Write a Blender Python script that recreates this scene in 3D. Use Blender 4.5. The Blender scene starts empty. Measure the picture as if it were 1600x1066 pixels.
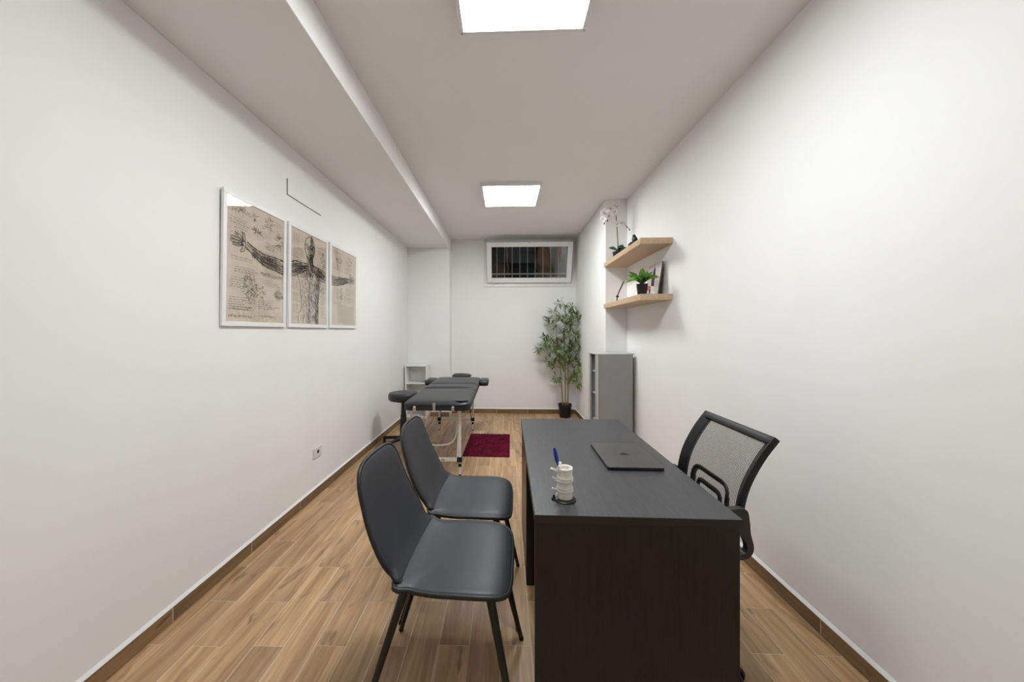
import bpy, bmesh, math, random
from mathutils import Vector, Matrix
PI = math.pi
S = bpy.context.scene
C = S.collection

# ------------------------------------------------------------------ camera, world, exposure
CAM_H = 1.36
FPX, PX, PY, YAW = 558.27, 767.41, 518.54, 0.0379
cam_d = bpy.data.cameras.new('camera')
cam = bpy.data.objects.new('camera', cam_d); C.objects.link(cam)
cam.location = (0, 0, CAM_H)
cam.rotation_euler = (PI / 2, 0, YAW)
cam_d.sensor_width = 36.0
cam_d.lens = FPX / 1600 * 36.0
cam_d.shift_x = (800 - PX) / 1600
cam_d.shift_y = (PY - 533) / 1600
cam_d.clip_start = 0.02
S.camera = cam

world = bpy.data.worlds.new('night'); S.world = world
world.use_nodes = True
world.node_tree.nodes['Background'].inputs[0].default_value = (0.010, 0.012, 0.018, 1)
world.node_tree.nodes['Background'].inputs[1].default_value = 1.0

LAMP_STRENGTH = 37.0
S.view_settings.view_transform = 'Standard'
S.view_settings.look = 'None'
S.view_settings.gamma = 1.0
S.view_settings.use_curve_mapping = False
S.view_settings.exposure = 0.0

# ------------------------------------------------------------------ materials
MATS = {}
def nodes_of(m):
    return m.node_tree.nodes, m.node_tree.links
def mat(name, col, rough=0.5, spec=0.5, metal=0.0, var=0.0, vscale=8.0, bump=0.0, bscale=60.0, sheen=0.0, coat=0.0, stretch=None):
    m = bpy.data.materials.new(name); m.use_nodes = True
    n, l = nodes_of(m); b = n['Principled BSDF']
    b.inputs['Base Color'].default_value = (*col, 1)
    b.inputs['Roughness'].default_value = rough
    b.inputs['Specular IOR Level'].default_value = spec
    b.inputs['Metallic'].default_value = metal
    if sheen:
        b.inputs['Sheen Weight'].default_value = sheen
    if coat:
        b.inputs['Coat Weight'].default_value = coat
        b.inputs['Coat Roughness'].default_value = 0.1
    tc = n.new('ShaderNodeTexCoord')
    mp = n.new('ShaderNodeMapping'); l.new(tc.outputs['Object'], mp.inputs[0])
    if stretch: mp.inputs['Scale'].default_value = stretch
    if var:
        t = n.new('ShaderNodeTexNoise'); t.inputs['Scale'].default_value = vscale; t.inputs['Detail'].default_value = 6
        l.new(mp.outputs[0], t.inputs['Vector'])
        r = n.new('ShaderNodeValToRGB')
        r.color_ramp.elements[0].position = 0.3; r.color_ramp.elements[1].position = 0.7
        r.color_ramp.elements[0].color = (*[c * (1 - var) for c in col], 1)
        r.color_ramp.elements[1].color = (*[min(1, c * (1 + var)) for c in col], 1)
        l.new(t.outputs['Fac'], r.inputs[0]); l.new(r.outputs[0], b.inputs['Base Color'])
    if bump:
        t2 = n.new('ShaderNodeTexNoise'); t2.inputs['Scale'].default_value = bscale; t2.inputs['Detail'].default_value = 4
        l.new(mp.outputs[0], t2.inputs['Vector'])
        bp = n.new('ShaderNodeBump'); bp.inputs['Strength'].default_value = bump; bp.inputs['Distance'].default_value = 0.004
        l.new(t2.outputs['Fac'], bp.inputs['Height']); l.new(bp.outputs[0], b.inputs['Normal'])
    MATS[name] = m
    return m

def wood_tile(name, light, dark, streak, rough=0.42, along=1, spec=0.4):
    """wood-look porcelain: long grain, streaks and a few knots; varies by object"""
    m = bpy.data.materials.new(name); m.use_nodes = True
    n, l = nodes_of(m); b = n['Principled BSDF']
    b.inputs['Roughness'].default_value = rough; b.inputs['Specular IOR Level'].default_value = spec
    tc = n.new('ShaderNodeTexCoord'); oi = n.new('ShaderNodeObjectInfo')
    add = n.new('ShaderNodeVectorMath'); add.operation = 'ADD'
    mul = n.new('ShaderNodeVectorMath'); mul.operation = 'SCALE'
    comb = n.new('ShaderNodeCombineXYZ')
    for i in range(3): l.new(oi.outputs['Random'], comb.inputs[i])
    l.new(comb.outputs[0], mul.inputs[0]); mul.inputs['Scale'].default_value = 37.0
    l.new(tc.outputs['Object'], add.inputs[0]); l.new(mul.outputs[0], add.inputs[1])
    def stretched(sc):
        mp = n.new('ShaderNodeMapping'); mp.inputs['Scale'].default_value = sc
        l.new(add.outputs[0], mp.inputs[0]); return mp
    s1 = [16, 16, 16]; s1[along] = 1.3
    s2 = [90, 90, 90]; s2[along] = 5
    s3 = [9, 9, 9]; s3[along] = 2.5
    t1 = n.new('ShaderNodeTexNoise'); t1.inputs['Scale'].default_value = 1; t1.inputs['Detail'].default_value = 5; t1.inputs['Distortion'].default_value = 0.8
    l.new(stretched(s1).outputs[0], t1.inputs['Vector'])
    t2 = n.new('ShaderNodeTexNoise'); t2.inputs['Scale'].default_value = 1; t2.inputs['Detail'].default_value = 4
    l.new(stretched(s2).outputs[0], t2.inputs['Vector'])
    t3 = n.new('ShaderNodeTexNoise'); t3.inputs['Scale'].default_value = 1; t3.inputs['Detail'].default_value = 3; t3.inputs['Distortion'].default_value = 1.5
    l.new(stretched(s3).outputs[0], t3.inputs['Vector'])
    r1 = n.new('ShaderNodeValToRGB'); r1.color_ramp.elements[0].position = 0.32; r1.color_ramp.elements[1].position = 0.62
    r1.color_ramp.elements[0].color = (*dark, 1); r1.color_ramp.elements[1].color = (*light, 1)
    l.new(t1.outputs['Fac'], r1.inputs[0])
    mx = n.new('ShaderNodeMixRGB'); mx.blend_type = 'MULTIPLY'; mx.inputs[0].default_value = 0.55
    r2 = n.new('ShaderNodeValToRGB'); r2.color_ramp.elements[0].position = 0.3; r2.color_ramp.elements[1].position = 0.65
    r2.color_ramp.elements[0].color = (0.62, 0.6, 0.58, 1); r2.color_ramp.elements[1].color = (1.1, 1.1, 1.1, 1)
    l.new(t2.outputs['Fac'], r2.inputs[0]); l.new(r1.outputs[0], mx.inputs[1]); l.new(r2.outputs[0], mx.inputs[2])
    mk = n.new('ShaderNodeMixRGB'); r3 = n.new('ShaderNodeValToRGB')
    r3.color_ramp.elements[0].position = 0.62; r3.color_ramp.elements[1].position = 0.72
    r3.color_ramp.elements[0].color = (0, 0, 0, 1); r3.color_ramp.elements[1].color = (0.75, 0.75, 0.75, 1)
    l.new(t3.outputs['Fac'], r3.inputs[0]); l.new(r3.outputs[0], mk.inputs[0])
    l.new(mx.outputs[0], mk.inputs[1]); mk.inputs[2].default_value = (*streak, 1)
    hs = n.new('ShaderNodeHueSaturation'); mr = n.new('ShaderNodeMapRange')
    mr.inputs['To Min'].default_value = 0.84; mr.inputs['To Max'].default_value = 1.14
    l.new(oi.outputs['Random'], mr.inputs['Value']); l.new(mr.outputs[0], hs.inputs['Value'])
    l.new(mk.outputs[0], hs.inputs['Color']); l.new(hs.outputs[0], b.inputs['Base Color'])
    bp = n.new('ShaderNodeBump'); bp.inputs['Strength'].default_value = 0.12; bp.inputs['Distance'].default_value = 0.002
    l.new(t2.outputs['Fac'], bp.inputs['Height']); l.new(bp.outputs[0], b.inputs['Normal'])
    MATS[name] = m
    return m

def glass_mat(name, ior=1.45, tint=(1, 1, 1), rough=0.0, boost=1.0):
    m = bpy.data.materials.new(name); m.use_nodes = True
    n, l = nodes_of(m); n.remove(n['Principled BSDF'])
    out = n['Material Output']
    tr = n.new('ShaderNodeBsdfTransparent'); tr.inputs[0].default_value = (*tint, 1)
    gl = n.new('ShaderNodeBsdfGlossy'); gl.inputs['Roughness'].default_value = rough
    fr = n.new('ShaderNodeLayerWeight'); fr.inputs['Blend'].default_value = 0.5
    f0 = ((ior - 1) / (ior + 1)) ** 2 * 2 * boost
    pw = n.new('ShaderNodeMath'); pw.operation = 'POWER'; pw.inputs[1].default_value = 5.0
    mu = n.new('ShaderNodeMath'); mu.operation = 'MULTIPLY_ADD'; mu.inputs[1].default_value = 1 - f0; mu.inputs[2].default_value = f0; mu.use_clamp = True
    mx = n.new('ShaderNodeMixShader')
    l.new(fr.outputs['Facing'], pw.inputs[0]); l.new(pw.outputs[0], mu.inputs[0]); l.new(mu.outputs[0], mx.inputs[0]); l.new(tr.outputs[0], mx.inputs[1]); l.new(gl.outputs[0], mx.inputs[2])
    l.new(mx.outputs[0], out.inputs[0])
    MATS[name] = m
    return m

def emit_mat(name, col, strength):
    m = bpy.data.materials.new(name); m.use_nodes = True
    n, l = nodes_of(m); n.remove(n['Principled BSDF'])
    e = n.new('ShaderNodeEmission'); e.inputs[0].default_value = (*col, 1); e.inputs[1].default_value = strength
    l.new(e.outputs[0], n['Material Output'].inputs[0])
    MATS[name] = m
    return m

def mesh_fabric(name):
    """see-through knitted mesh: dark threads with holes between"""
    m = bpy.data.materials.new(name); m.use_nodes = True
    n, l = nodes_of(m); b = n['Principled BSDF']; out = n['Material Output']
    b.inputs['Base Color'].default_value = (0.03, 0.03, 0.032, 1); b.inputs['Roughness'].default_value = 0.6
    tc = n.new('ShaderNodeTexCoord'); sep = n.new('ShaderNodeSeparateXYZ'); l.new(tc.outputs['Object'], sep.inputs[0])
    def wave(sock, period, duty):
        a = n.new('ShaderNodeMath'); a.operation = 'DIVIDE'; a.inputs[1].default_value = period; l.new(sock, a.inputs[0])
        f = n.new('ShaderNodeMath'); f.operation = 'FRACT'; l.new(a.outputs[0], f.inputs[0])
        c = n.new('ShaderNodeMath'); c.operation = 'LESS_THAN'; c.inputs[1].default_value = duty; l.new(f.outputs[0], c.inputs[0])
        return c.outputs[0]
    wy = wave(sep.outputs['Y'], 0.0075, 0.40); wz = wave(sep.outputs['Z'], 0.004, 0.22)
    mxm = n.new('ShaderNodeMath'); mxm.operation = 'MAXIMUM'; l.new(wy, mxm.inputs[0]); l.new(wz, mxm.inputs[1])
    tr = n.new('ShaderNodeBsdfTransparent'); mx = n.new('ShaderNodeMixShader')
    l.new(mxm.outputs[0], mx.inputs[0]); l.new(tr.outputs[0], mx.inputs[1]); l.new(b.outputs[0], mx.inputs[2])
    l.new(mx.outputs[0], out.inputs[0])
    MATS[name] = m
    return m

mat('wall_paint', (0.86, 0.86, 0.85), 0.85, 0.25, var=0.012, vscale=3, bump=0.05, bscale=45)
mat('ceiling_paint', (0.86, 0.85, 0.835), 0.9, 0.2, var=0.01, vscale=2)
mat('caulk_white', (0.86, 0.86, 0.85), 0.7, 0.3, var=0.02)
mat('grout', (0.66, 0.58, 0.47), 0.9, 0.2, var=0.08, vscale=20)
wood_tile('floor_tile', (0.58, 0.375, 0.205), (0.37, 0.22, 0.108), (0.18, 0.105, 0.052), 0.40, along=1)
wood_tile('base_tile', (0.27, 0.165, 0.085), (0.16, 0.092, 0.045), (0.10, 0.06, 0.03), 0.42, along=0)
mat('lamp_frame', (0.80, 0.80, 0.80), 0.45, 0.4, var=0.02)
emit_mat('lamp_diffuser', (0.955, 0.985, 1.0), LAMP_STRENGTH)
mat('pvc_white', (0.80, 0.80, 0.78), 0.35, 0.5, var=0.015)
glass_mat('window_glass', 1.5, (0.92, 0.95, 0.95), 0.0, 1.3)
glass_mat('picture_glass', 1.5, (1, 1, 1), 0.0, 1.0)
mat('grille_metal', (0.44, 0.42, 0.36), 0.5, 0.4, var=0.1, vscale=20)
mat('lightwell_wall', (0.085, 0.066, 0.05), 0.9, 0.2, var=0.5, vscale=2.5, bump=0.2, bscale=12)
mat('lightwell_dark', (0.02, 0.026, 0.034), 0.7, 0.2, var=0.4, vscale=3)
mat('frame_white', (0.82, 0.82, 0.80), 0.4, 0.4, var=0.015)
mat('backing_board', (0.30, 0.22, 0.15), 0.9, 0.1, var=0.1)
mat('paper', (0.70, 0.60, 0.485), 0.9, 0.15, var=0.10, vscale=4.5)
mat('ink_dark', (0.045, 0.034, 0.028), 0.9, 0.1, var=0.2, vscale=40)
mat('ink_mid', (0.14, 0.105, 0.08), 0.9, 0.1, var=0.2, vscale=40)
mat('ink_pale', (0.30, 0.235, 0.18), 0.9, 0.1, var=0.15, vscale=40)
mat('leather_black', (0.026, 0.0275, 0.033), 0.46, 0.5, var=0.12, vscale=5, bump=0.10, bscale=240)
mat('leather_piping', (0.012, 0.012, 0.013), 0.45, 0.45, var=0.1)
mat('leg_black', (0.010, 0.010, 0.010), 0.42, 0.45, var=0.1)
mat('rubber_black', (0.008, 0.008, 0.008), 0.7, 0.3, var=0.1)
mat('desk_top', (0.052, 0.052, 0.056), 0.40, 0.5, var=0.22, vscale=3, bump=0.10, bscale=5, stretch=(60, 3, 60))
mat('desk_wood', (0.0095, 0.0088, 0.0080), 0.36, 0.5, var=0.35, vscale=2, bump=0.10, bscale=4, stretch=(45, 45, 2.5))
mat('desk_edge', (0.018, 0.017, 0.017), 0.35, 0.5, var=0.2, vscale=6)
mat('laptop_shell', (0.14, 0.14, 0.145), 0.42, 0.5, metal=0.85, var=0.05)
mat('laptop_side', (0.02, 0.02, 0.022), 0.4, 0.5, metal=0.5, var=0.05)
mat('laptop_mark', (0.012, 0.011, 0.010), 0.15, 0.6, var=0.1)
mat('ceramic_cream', (0.90, 0.86, 0.79), 0.45, 0.4, var=0.03, vscale=20)
mat('pen_blue', (0.005, 0.025, 0.34), 0.25, 0.5, var=0.05)
mat('mat_black', (0.010, 0.010, 0.010), 0.35, 0.5, var=0.1)
mat('plastic_black', (0.008, 0.008, 0.009), 0.45, 0.35, var=0.12, vscale=20, bump=0.05, bscale=200)
mat('plastic_grey', (0.030, 0.030, 0.031), 0.45, 0.5, var=0.1)
mat('fabric_black', (0.018, 0.018, 0.02), 0.9, 0.2, var=0.2, vscale=40, sheen=0.2)
mesh_fabric('mesh_fabric')
mat('chrome', (0.62, 0.62, 0.62), 0.25, 0.5, metal=1.0, var=0.05)
mat('alu_cream', (0.76, 0.73, 0.67), 0.38, 0.5, var=0.03)
mat('vinyl_black', (0.019, 0.020, 0.024), 0.38, 0.5, var=0.1, vscale=6, bump=0.10, bscale=220)
mat('table_frame_black', (0.014, 0.014, 0.014), 0.5, 0.4, var=0.15, vscale=20)
mat('strap_cream', (0.70, 0.66, 0.58), 0.6, 0.3, var=0.04)
mat('rug_pile', (0.135, 0.004, 0.024), 0.95, 0.05, var=0.5, vscale=7, sheen=0.05, bump=0.6, bscale=90)
mat('shelf_oak', (0.54, 0.385, 0.255), 0.5, 0.35, var=0.10, vscale=2.0, bump=0.04, bscale=8, stretch=(40, 2, 40))
mat('cabinet_grey', (0.285, 0.288, 0.295), 0.42, 0.45, var=0.03, vscale=8)
mat('cabinet_pale', (0.52, 0.52, 0.515), 0.45, 0.45, var=0.04)
mat('cabinet_top', (0.50, 0.51, 0.51), 0.30, 0.5, var=0.03)
mat('melamine_white', (0.80, 0.80, 0.775), 0.5, 0.4, var=0.02)
mat('pot_black', (0.012, 0.012, 0.013), 0.45, 0.4, var=0.15)
mat('soil', (0.03, 0.022, 0.016), 0.95, 0.1, var=0.4, vscale=50, bump=0.5, bscale=80)
mat('bamboo_cane', (0.30, 0.215, 0.075), 0.5, 0.4, var=0.25, vscale=14)
mat('bamboo_leaf', (0.20, 0.275, 0.10), 0.5, 0.4, var=0.55, vscale=9)
mat('orchid_leaf', (0.020, 0.060, 0.022), 0.35, 0.5, var=0.25, vscale=15)
mat('orchid_stem', (0.15, 0.16, 0.05), 0.5, 0.4, var=0.2, vscale=20)
mat('petal_white', (0.86, 0.83, 0.80), 0.6, 0.3, var=0.06, vscale=30)
mat('petal_pink', (0.46, 0.15, 0.11), 0.6, 0.3, var=0.25, vscale=60)
mat('bud_green', (0.12, 0.12, 0.05), 0.5, 0.4, var=0.3, vscale=40)
mat('succulent_leaf', (0.085, 0.21, 0.022), 0.35, 0.5, var=0.6, vscale=18)
mat('statue_black', (0.010, 0.010, 0.010), 0.45, 0.5, var=0.2, vscale=30)
mat('card_print', (0.52, 0.46, 0.46), 0.6, 0.3, var=0.22, vscale=9)
mat('card_edge', (0.09, 0.06, 0.04), 0.6, 0.3, var=0.2)
mat('print_brown', (0.055, 0.032, 0.022), 0.7, 0.2, var=0.3, vscale=40)
mat('print_red', (0.50, 0.10, 0.07), 0.7, 0.2, var=0.3, vscale=40)
mat('print_pale', (0.62, 0.58, 0.60), 0.7, 0.2, var=0.1, vscale=40)
mat('stick_brown', (0.035, 0.022, 0.016), 0.6, 0.3, var=0.2)
mat('outlet_white', (0.74, 0.72, 0.70), 0.35, 0.5, var=0.02)
mat('outlet_dark', (0.05, 0.045, 0.042), 0.5, 0.4, var=0.1)

# ------------------------------------------------------------------ geometry helpers
class MB:
    """collects shapes into one mesh"""
    def __init__(self):
        self.v = []; self.f = []; self.mi = []
    def add(self, vs, fs, mi=0):
        o = len(self.v)
        self.v += [tuple(p) for p in vs]
        self.f += [tuple(i + o for i in f) for f in fs]
        self.mi += [mi] * len(fs)
        return self
    def box(self, lo, hi, M=None, mi=0):
        x0, y0, z0 = lo; x1, y1, z1 = hi
        vs = [(x0, y0, z0), (x1, y0, z0), (x1, y1, z0), (x0, y1, z0), (x0, y0, z1), (x1, y0, z1), (x1, y1, z1), (x0, y1, z1)]
        if M is not None: vs = [M @ Vector(p) for p in vs]
        return self.add(vs, [(3, 2, 1, 0), (4, 5, 6, 7), (0, 1, 5, 4), (1, 2, 6, 5), (2, 3, 7, 6), (3, 0, 4, 7)], mi)
    def tube(self, pts, rad, n=8, cap=True, flat=None, mi=0, closed=False):
        pts = [Vector(p) for p in pts]
        k = len(pts)
        rad = rad if isinstance(rad, (list, tuple)) else [rad] * k
        vs = []; prev = None
        for i, p in enumerate(pts):
            if closed: t = (pts[(i + 1) % k] - pts[i - 1]).normalized()
            else: t = (pts[min(i + 1, k - 1)] - pts[max(i - 1, 0)]).normalized()
            if prev is None:
                ref = Vector((0, 0, 1)) if abs(t.z) < 0.9 else Vector((1, 0, 0))
                if flat is not None: ref = Vector(flat)
                a = (ref - t * ref.dot(t)).normalized()
            else:
                a = (prev - t * prev.dot(t))
                a = a.normalized() if a.length > 1e-6 else prev
            prev = a; b = t.cross(a)
            r = rad[i]; ra, rb = (r if isinstance(r, (list, tuple)) else (r, r))
            for j in range(n):
                an = 2 * PI * (j + 0.5) / n
                vs.append(p + a * (math.cos(an) * ra) + b * (math.sin(an) * rb))
        fs = []
        rng = k if closed else k - 1
        for i in range(rng):
            i2 = (i + 1) % k
            for j in range(n):
                j2 = (j + 1) % n
                fs.append((i * n + j, i * n + j2, i2 * n + j2, i2 * n + j))
        if cap and not closed:
            fs.append(tuple(reversed(range(n)))); fs.append(tuple((k - 1) * n + j for j in range(n)))
        return self.add(vs, fs, mi)
    def lathe(self, prof, n=24, center=(0, 0, 0), M=None, mi=0):
        vs = []; fs = []
        cx, cy, cz = center
        for r, z in prof:
            for j in range(n):
                an = 2 * PI * j / n
                p = Vector((r * math.cos(an), r * math.sin(an), z))
                if M is not None: p = M @ p
                vs.append((p.x + cx, p.y + cy, p.z + cz))
        for i in range(len(prof) - 1):
            for j in range(n):
                j2 = (j + 1) % n
                fs.append((i * n + j, i * n + j2, (i + 1) * n + j2, (i + 1) * n + j))
        if prof[0][0] > 1e-6: fs.append(tuple(reversed(range(n))))
        if prof[-1][0] > 1e-6: fs.append(tuple((len(prof) - 1) * n + j for j in range(n)))
        return self.add(vs, fs, mi)
    def ball(self, c, r, n=12, m=8, M=None, mi=0):
        r = r if isinstance(r, (list, tuple)) else (r, r, r)
        prof = [(math.sin(PI * i / m), -math.cos(PI * i / m)) for i in range(m + 1)]
        vs = []; fs = []
        for pr, pz in prof:
            for j in range(n):
                an = 2 * PI * j / n
                p = Vector((pr * math.cos(an) * r[0], pr * math.sin(an) * r[1], pz * r[2]))
                if M is not None: p = M @ p
                vs.append(p + Vector(c))
        for i in range(m):
            for j in range(n):
                j2 = (j + 1) % n
                fs.append((i * n + j, i * n + j2, (i + 1) * n + j2, (i + 1) * n + j))
        return self.add(vs, fs, mi)
    def prism(self, poly, d, axis='z', base=0.0, mi=0, M=None):
        n = len(poly); vs = []
        for h in (base, base + d):
            for a, b in poly:
                p = {'z': (a, b, h), 'x': (h, a, b), 'y': (a, h, b)}[axis]
                vs.append(M @ Vector(p) if M is not None else p)
        fs = [tuple(reversed(range(n))), tuple(range(n, 2 * n))]
        for i in range(n):
            j = (i + 1) % n
            fs.append((i, j, n + j, n + i))
        return self.add(vs, fs, mi)
    def pad(self, outline, surf, ht, hb, center=None, pw=7, rings=(0.35, 0.62, 0.8, 0.9, 0.955, 0.985, 1.0), mi=0):
        """cushion: outline in (p, q), laid on surf(p, q) -> (point, normal)"""
        n = len(outline)
        cp, cq = center or (sum(o[0] for o in outline) / n, sum(o[1] for o in outline) / n)
        vs = []; fs = []
        def P(r, o, sgn, h):
            p = cp + (o[0] - cp) * r; q = cq + (o[1] - cq) * r
            pt, nn = surf(p, q)
            return Vector(pt) + Vector(nn) * (sgn * h * math.sqrt(max(0, 1 - r ** pw)))
        top0 = len(vs); vs.append(P(0, outline[0], 1, ht)); bot0 = len(vs); vs.append(P(0, outline[0], -1, hb))
        tr = []; br = []
        for r in rings:
            tr.append(len(vs)); vs += [P(r, o, 1, ht) for o in outline]
            if r < 1.0:
                br.append(len(vs)); vs += [P(r, o, -1, hb) for o in outline]
            else: br.append(tr[-1])
        for j in range(n):
            j2 = (j + 1) % n
            fs.append((top0, tr[0] + j, tr[0] + j2)); fs.append((bot0, br[0] + j2, br[0] + j))
            for k in range(len(rings) - 1):
                fs.append((tr[k] + j, tr[k + 1] + j, tr[k + 1] + j2, tr[k] + j2))
                fs.append((br[k] + j2, br[k + 1] + j2, br[k + 1] + j, br[k] + j))
        return self.add(vs, fs, mi)
    def ribbon(self, pts, w, nrm, mi=0):
        pts = [Vector(p) for p in pts]; nrm = Vector(nrm); k = len(pts); vs = []
        for i, p in enumerate(pts):
            t = pts[min(i + 1, k - 1)] - pts[max(i - 1, 0)]
            if t.length < 1e-9: t = Vector((0, 1, 0))
            s = t.normalized().cross(nrm)
            ww = w[i] if isinstance(w, (list, tuple)) else w
            vs += [p - s * ww / 2, p + s * ww / 2]
        return self.add(vs, [(2 * i, 2 * i + 1, 2 * i + 3, 2 * i + 2) for i in range(k - 1)], mi)
    def build(self, name, m, parent=None, smooth=False, bevel=0.0, seg=2, loc=None, recalc=True):
        me = bpy.data.meshes.new(name)
        me.from_pydata(self.v, [], self.f); me.update()
        bm = bmesh.new(); bm.from_mesh(me)
        if self.mi and any(self.mi):
            bm.faces.ensure_lookup_table()
            for f, i in zip(bm.faces, self.mi): f.material_index = i
        if recalc: bmesh.ops.recalc_face_normals(bm, faces=bm.faces)
        if bevel:
            es = [e for e in bm.edges if len(e.link_faces) == 2 and e.calc_face_angle(0) > 0.6]
            bmesh.ops.bevel(bm, geom=es, offset=bevel, segments=seg, affect='EDGES', profile=0.5, clamp_overlap=True)
        bm.to_mesh(me); bm.free()
        for mm in (m if isinstance(m, (list, tuple)) else [m]): me.materials.append(MATS[mm])
        if smooth:
            for p in me.polygons: p.use_smooth = True
            if smooth == 'auto':
                me.set_sharp_from_angle(angle=math.radians(38))
        o = bpy.data.objects.new(name, me); C.objects.link(o)
        if parent: o.parent = parent
        if loc: o.location = loc
        return o

def tag(o, label, cat, group=None, kind=None):
    o['label'] = label; o['category'] = cat
    if group: o['group'] = group
    if kind: o['kind'] = kind
    return o
def thing(name, label, cat, loc=(0, 0, 0), rz=0.0, group=None, kind=None):
    o = bpy.data.objects.new(name, None); C.objects.link(o)
    o.location = loc; o.rotation_euler = (0, 0, rz); o.empty_display_size = 0.05
    return tag(o, label, cat, group, kind)
def part_label(o, s):
    o['label'] = s; return o
def copy_tree(o, parent=None):
    c = o.copy(); C.objects.link(c); c.parent = parent
    for ch in list(o.children): copy_tree(ch, c)
    return c
def rrect(hx, hy, r, n=6, cx=0, cy=0):
    out = []
    for sx, sy, a0 in ((1, 1, 0), (-1, 1, 90), (-1, -1, 180), (1, -1, 270)):
        for i in range(n + 1):
            a = math.radians(a0 + 90 * i / n)
            out.append((cx + sx * (hx - r) + r * math.cos(a), cy + sy * (hy - r) + r * math.sin(a)))
    return out
def subdivide_closed(pl, m):
    out = []
    for i in range(len(pl)):
        a = pl[i]; b = pl[(i + 1) % len(pl)]
        d = math.hypot(b[0] - a[0], b[1] - a[1]); k = max(1, int(d / m))
        for j in range(k): out.append((a[0] + (b[0] - a[0]) * j / k, a[1] + (b[1] - a[1]) * j / k))
    return out
def catmull(pts, n=6, closed=False):
    pts = [Vector(p) for p in pts]; k = len(pts); out = []
    rng = k if closed else k - 1
    for i in range(rng):
        if closed: p0, p1, p2, p3 = pts[i - 1], pts[i], pts[(i + 1) % k], pts[(i + 2) % k]
        else: p0, p1, p2, p3 = pts[max(i - 1, 0)], pts[i], pts[i + 1], pts[min(i + 2, k - 1)]
        for j in range(n):
            t = j / n
            out.append(0.5 * ((2 * p1) + (p2 - p0) * t + (2 * p0 - 5 * p1 + 4 * p2 - p3) * t * t + (3 * p1 - p0 - 3 * p2 + p3) * t ** 3))
    if not closed: out.append(pts[-1])
    return out
def text_mesh(name, s, size, m, parent, M):
    cu = bpy.data.curves.new(name, 'FONT'); cu.body = s; cu.size = size; cu.extrude = 0.0004; cu.resolution_u = 3
    tmp = bpy.data.objects.new(name + '_tmp', cu); C.objects.link(tmp)
    bpy.context.view_layer.update()
    me = bpy.data.meshes.new_from_object(tmp.evaluated_get(bpy.context.evaluated_depsgraph_get()))
    bpy.data.objects.remove(tmp); bpy.data.curves.remove(cu)
    me.transform(M); me.name = name
    me.materials.clear(); me.materials.append(MATS[m])
    o = bpy.data.objects.new(name, me); C.objects.link(o); o.parent = parent
    return o

# ------------------------------------------------------------------ room dimensions (metres)
XL, XR = -1.559, 1.424          # side walls
YB, YF = 5.97, -1.25            # back wall, wall behind the camera
HC = 2.902                      # ceiling
XP, YP = 1.176, 4.22            # pilaster on the right
XB, ZB = -0.889, 2.710          # ceiling beam on the left
YC = 5.70                       # column face under the beam
HB = 0.077                      # skirting height
T = 0.12

# floor: grout bed + planks laid half-bond along the room
floor = MB().box((XL - T, YF - T, -0.10), (XR + T, YB + T, -0.0009)).build('floor', 'grout')
tag(floor, 'wood-look plank tile floor with pale grout joints', 'floor', kind='structure')
PW, PL, GAP = 0.1333, 0.520, 0.0034
random.seed(4)
plank_mesh = {}
def plank(x0, x1, y0, y1):
    w = round(x1 - x0, 3); L = round(y1 - y0, 3)
    key = (w, L)
    if key not in plank_mesh:
        o = MB().box((-w / 2, -L / 2, -0.0095), (w / 2, L / 2, 0)).build('plank', 'floor_tile', floor)
        plank_mesh[key] = o.data
    else:
        o = bpy.data.objects.new('plank', plank_mesh[key]); C.objects.link(o); o.parent = floor
    o.location = ((x0 + x1) / 2, (y0 + y1) / 2, random.uniform(-0.0004, 0.0))
Y_NEAR = 1.0
row = -1
x = -1.486 - PW
while x < XR:
    x0 = max(x, XL); x1 = min(x + PW, XR)
    if x1 - x0 > 0.012:
        even = (row % 2 != 0)
        off = 1.497 + 0.042 * max(0, min(1.3, x + 1.35)) if even else 1.752 + 0.042 * max(0, min(1.3, x + 1.35))
        y = off - 2 * PL
        while y < YB:
            y0 = max(y, Y_NEAR); y1 = min(y + PL, YB)
            if y1 - y0 > 0.03: plank(x0 + GAP / 2, x1 - GAP / 2, y0 + GAP / 2, y1 - GAP / 2)
            y += PL
    x += PW; row += 1
rest = MB()
x = -1.486 - PW; row = -1
while x < XR:
    x0 = max(x, XL); x1 = min(x + PW, XR)
    if x1 - x0 > 0.012:
        y = Y_NEAR - (0.26 if row % 2 else 0.52)
        y1 = Y_NEAR
        while y1 > YF:
            rest.box((x0 + GAP / 2, max(y, YF) + GAP / 2, -0.0095), (x1 - GAP / 2, y1 - GAP / 2, -0.0002))
            y1 = y; y -= PL
    x += PW; row += 1
o = rest.build('plank_field', 'floor_tile', floor); o['kind'] = 'stuff'

# ceiling, beam, walls
tag(MB().box((XL - T, YF - T, HC), (XR + T, YB + T, HC + 0.12)).build('ceiling', 'ceiling_paint'),
    'plain white plaster ceiling with two square light panels', 'ceiling', kind='structure')
tag(MB().box((XL, YF, ZB), (XB, YB, HC)).build('ceiling_beam', 'ceiling_paint', bevel=0.004),
    'long boxed-in white beam running along the left of the ceiling', 'beam', kind='structure')
tag(MB().box((XL - T, YF - T, -0.1), (XL, YB + T, HC)).build('wall_left', 'wall_paint'),
    'long white wall with three framed anatomy prints', 'wall', kind='structure')
tag(MB().box((XR, YF - T, -0.1), (XR + T, YB + T, HC)).build('wall_right', 'wall_paint'),
    'long white wall with two oak shelves', 'wall', kind='structure')
tag(MB().box((XL, YF - T, -0.1), (XR, YF, HC)).build('wall_front', 'wall_paint'),
    'white wall behind the viewpoint closing the room', 'wall', kind='structure')
OX0, OX1, OZ0, OZ1 = -0.270, 1.095, 2.180, 2.840   # window opening
wb = MB()
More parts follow.
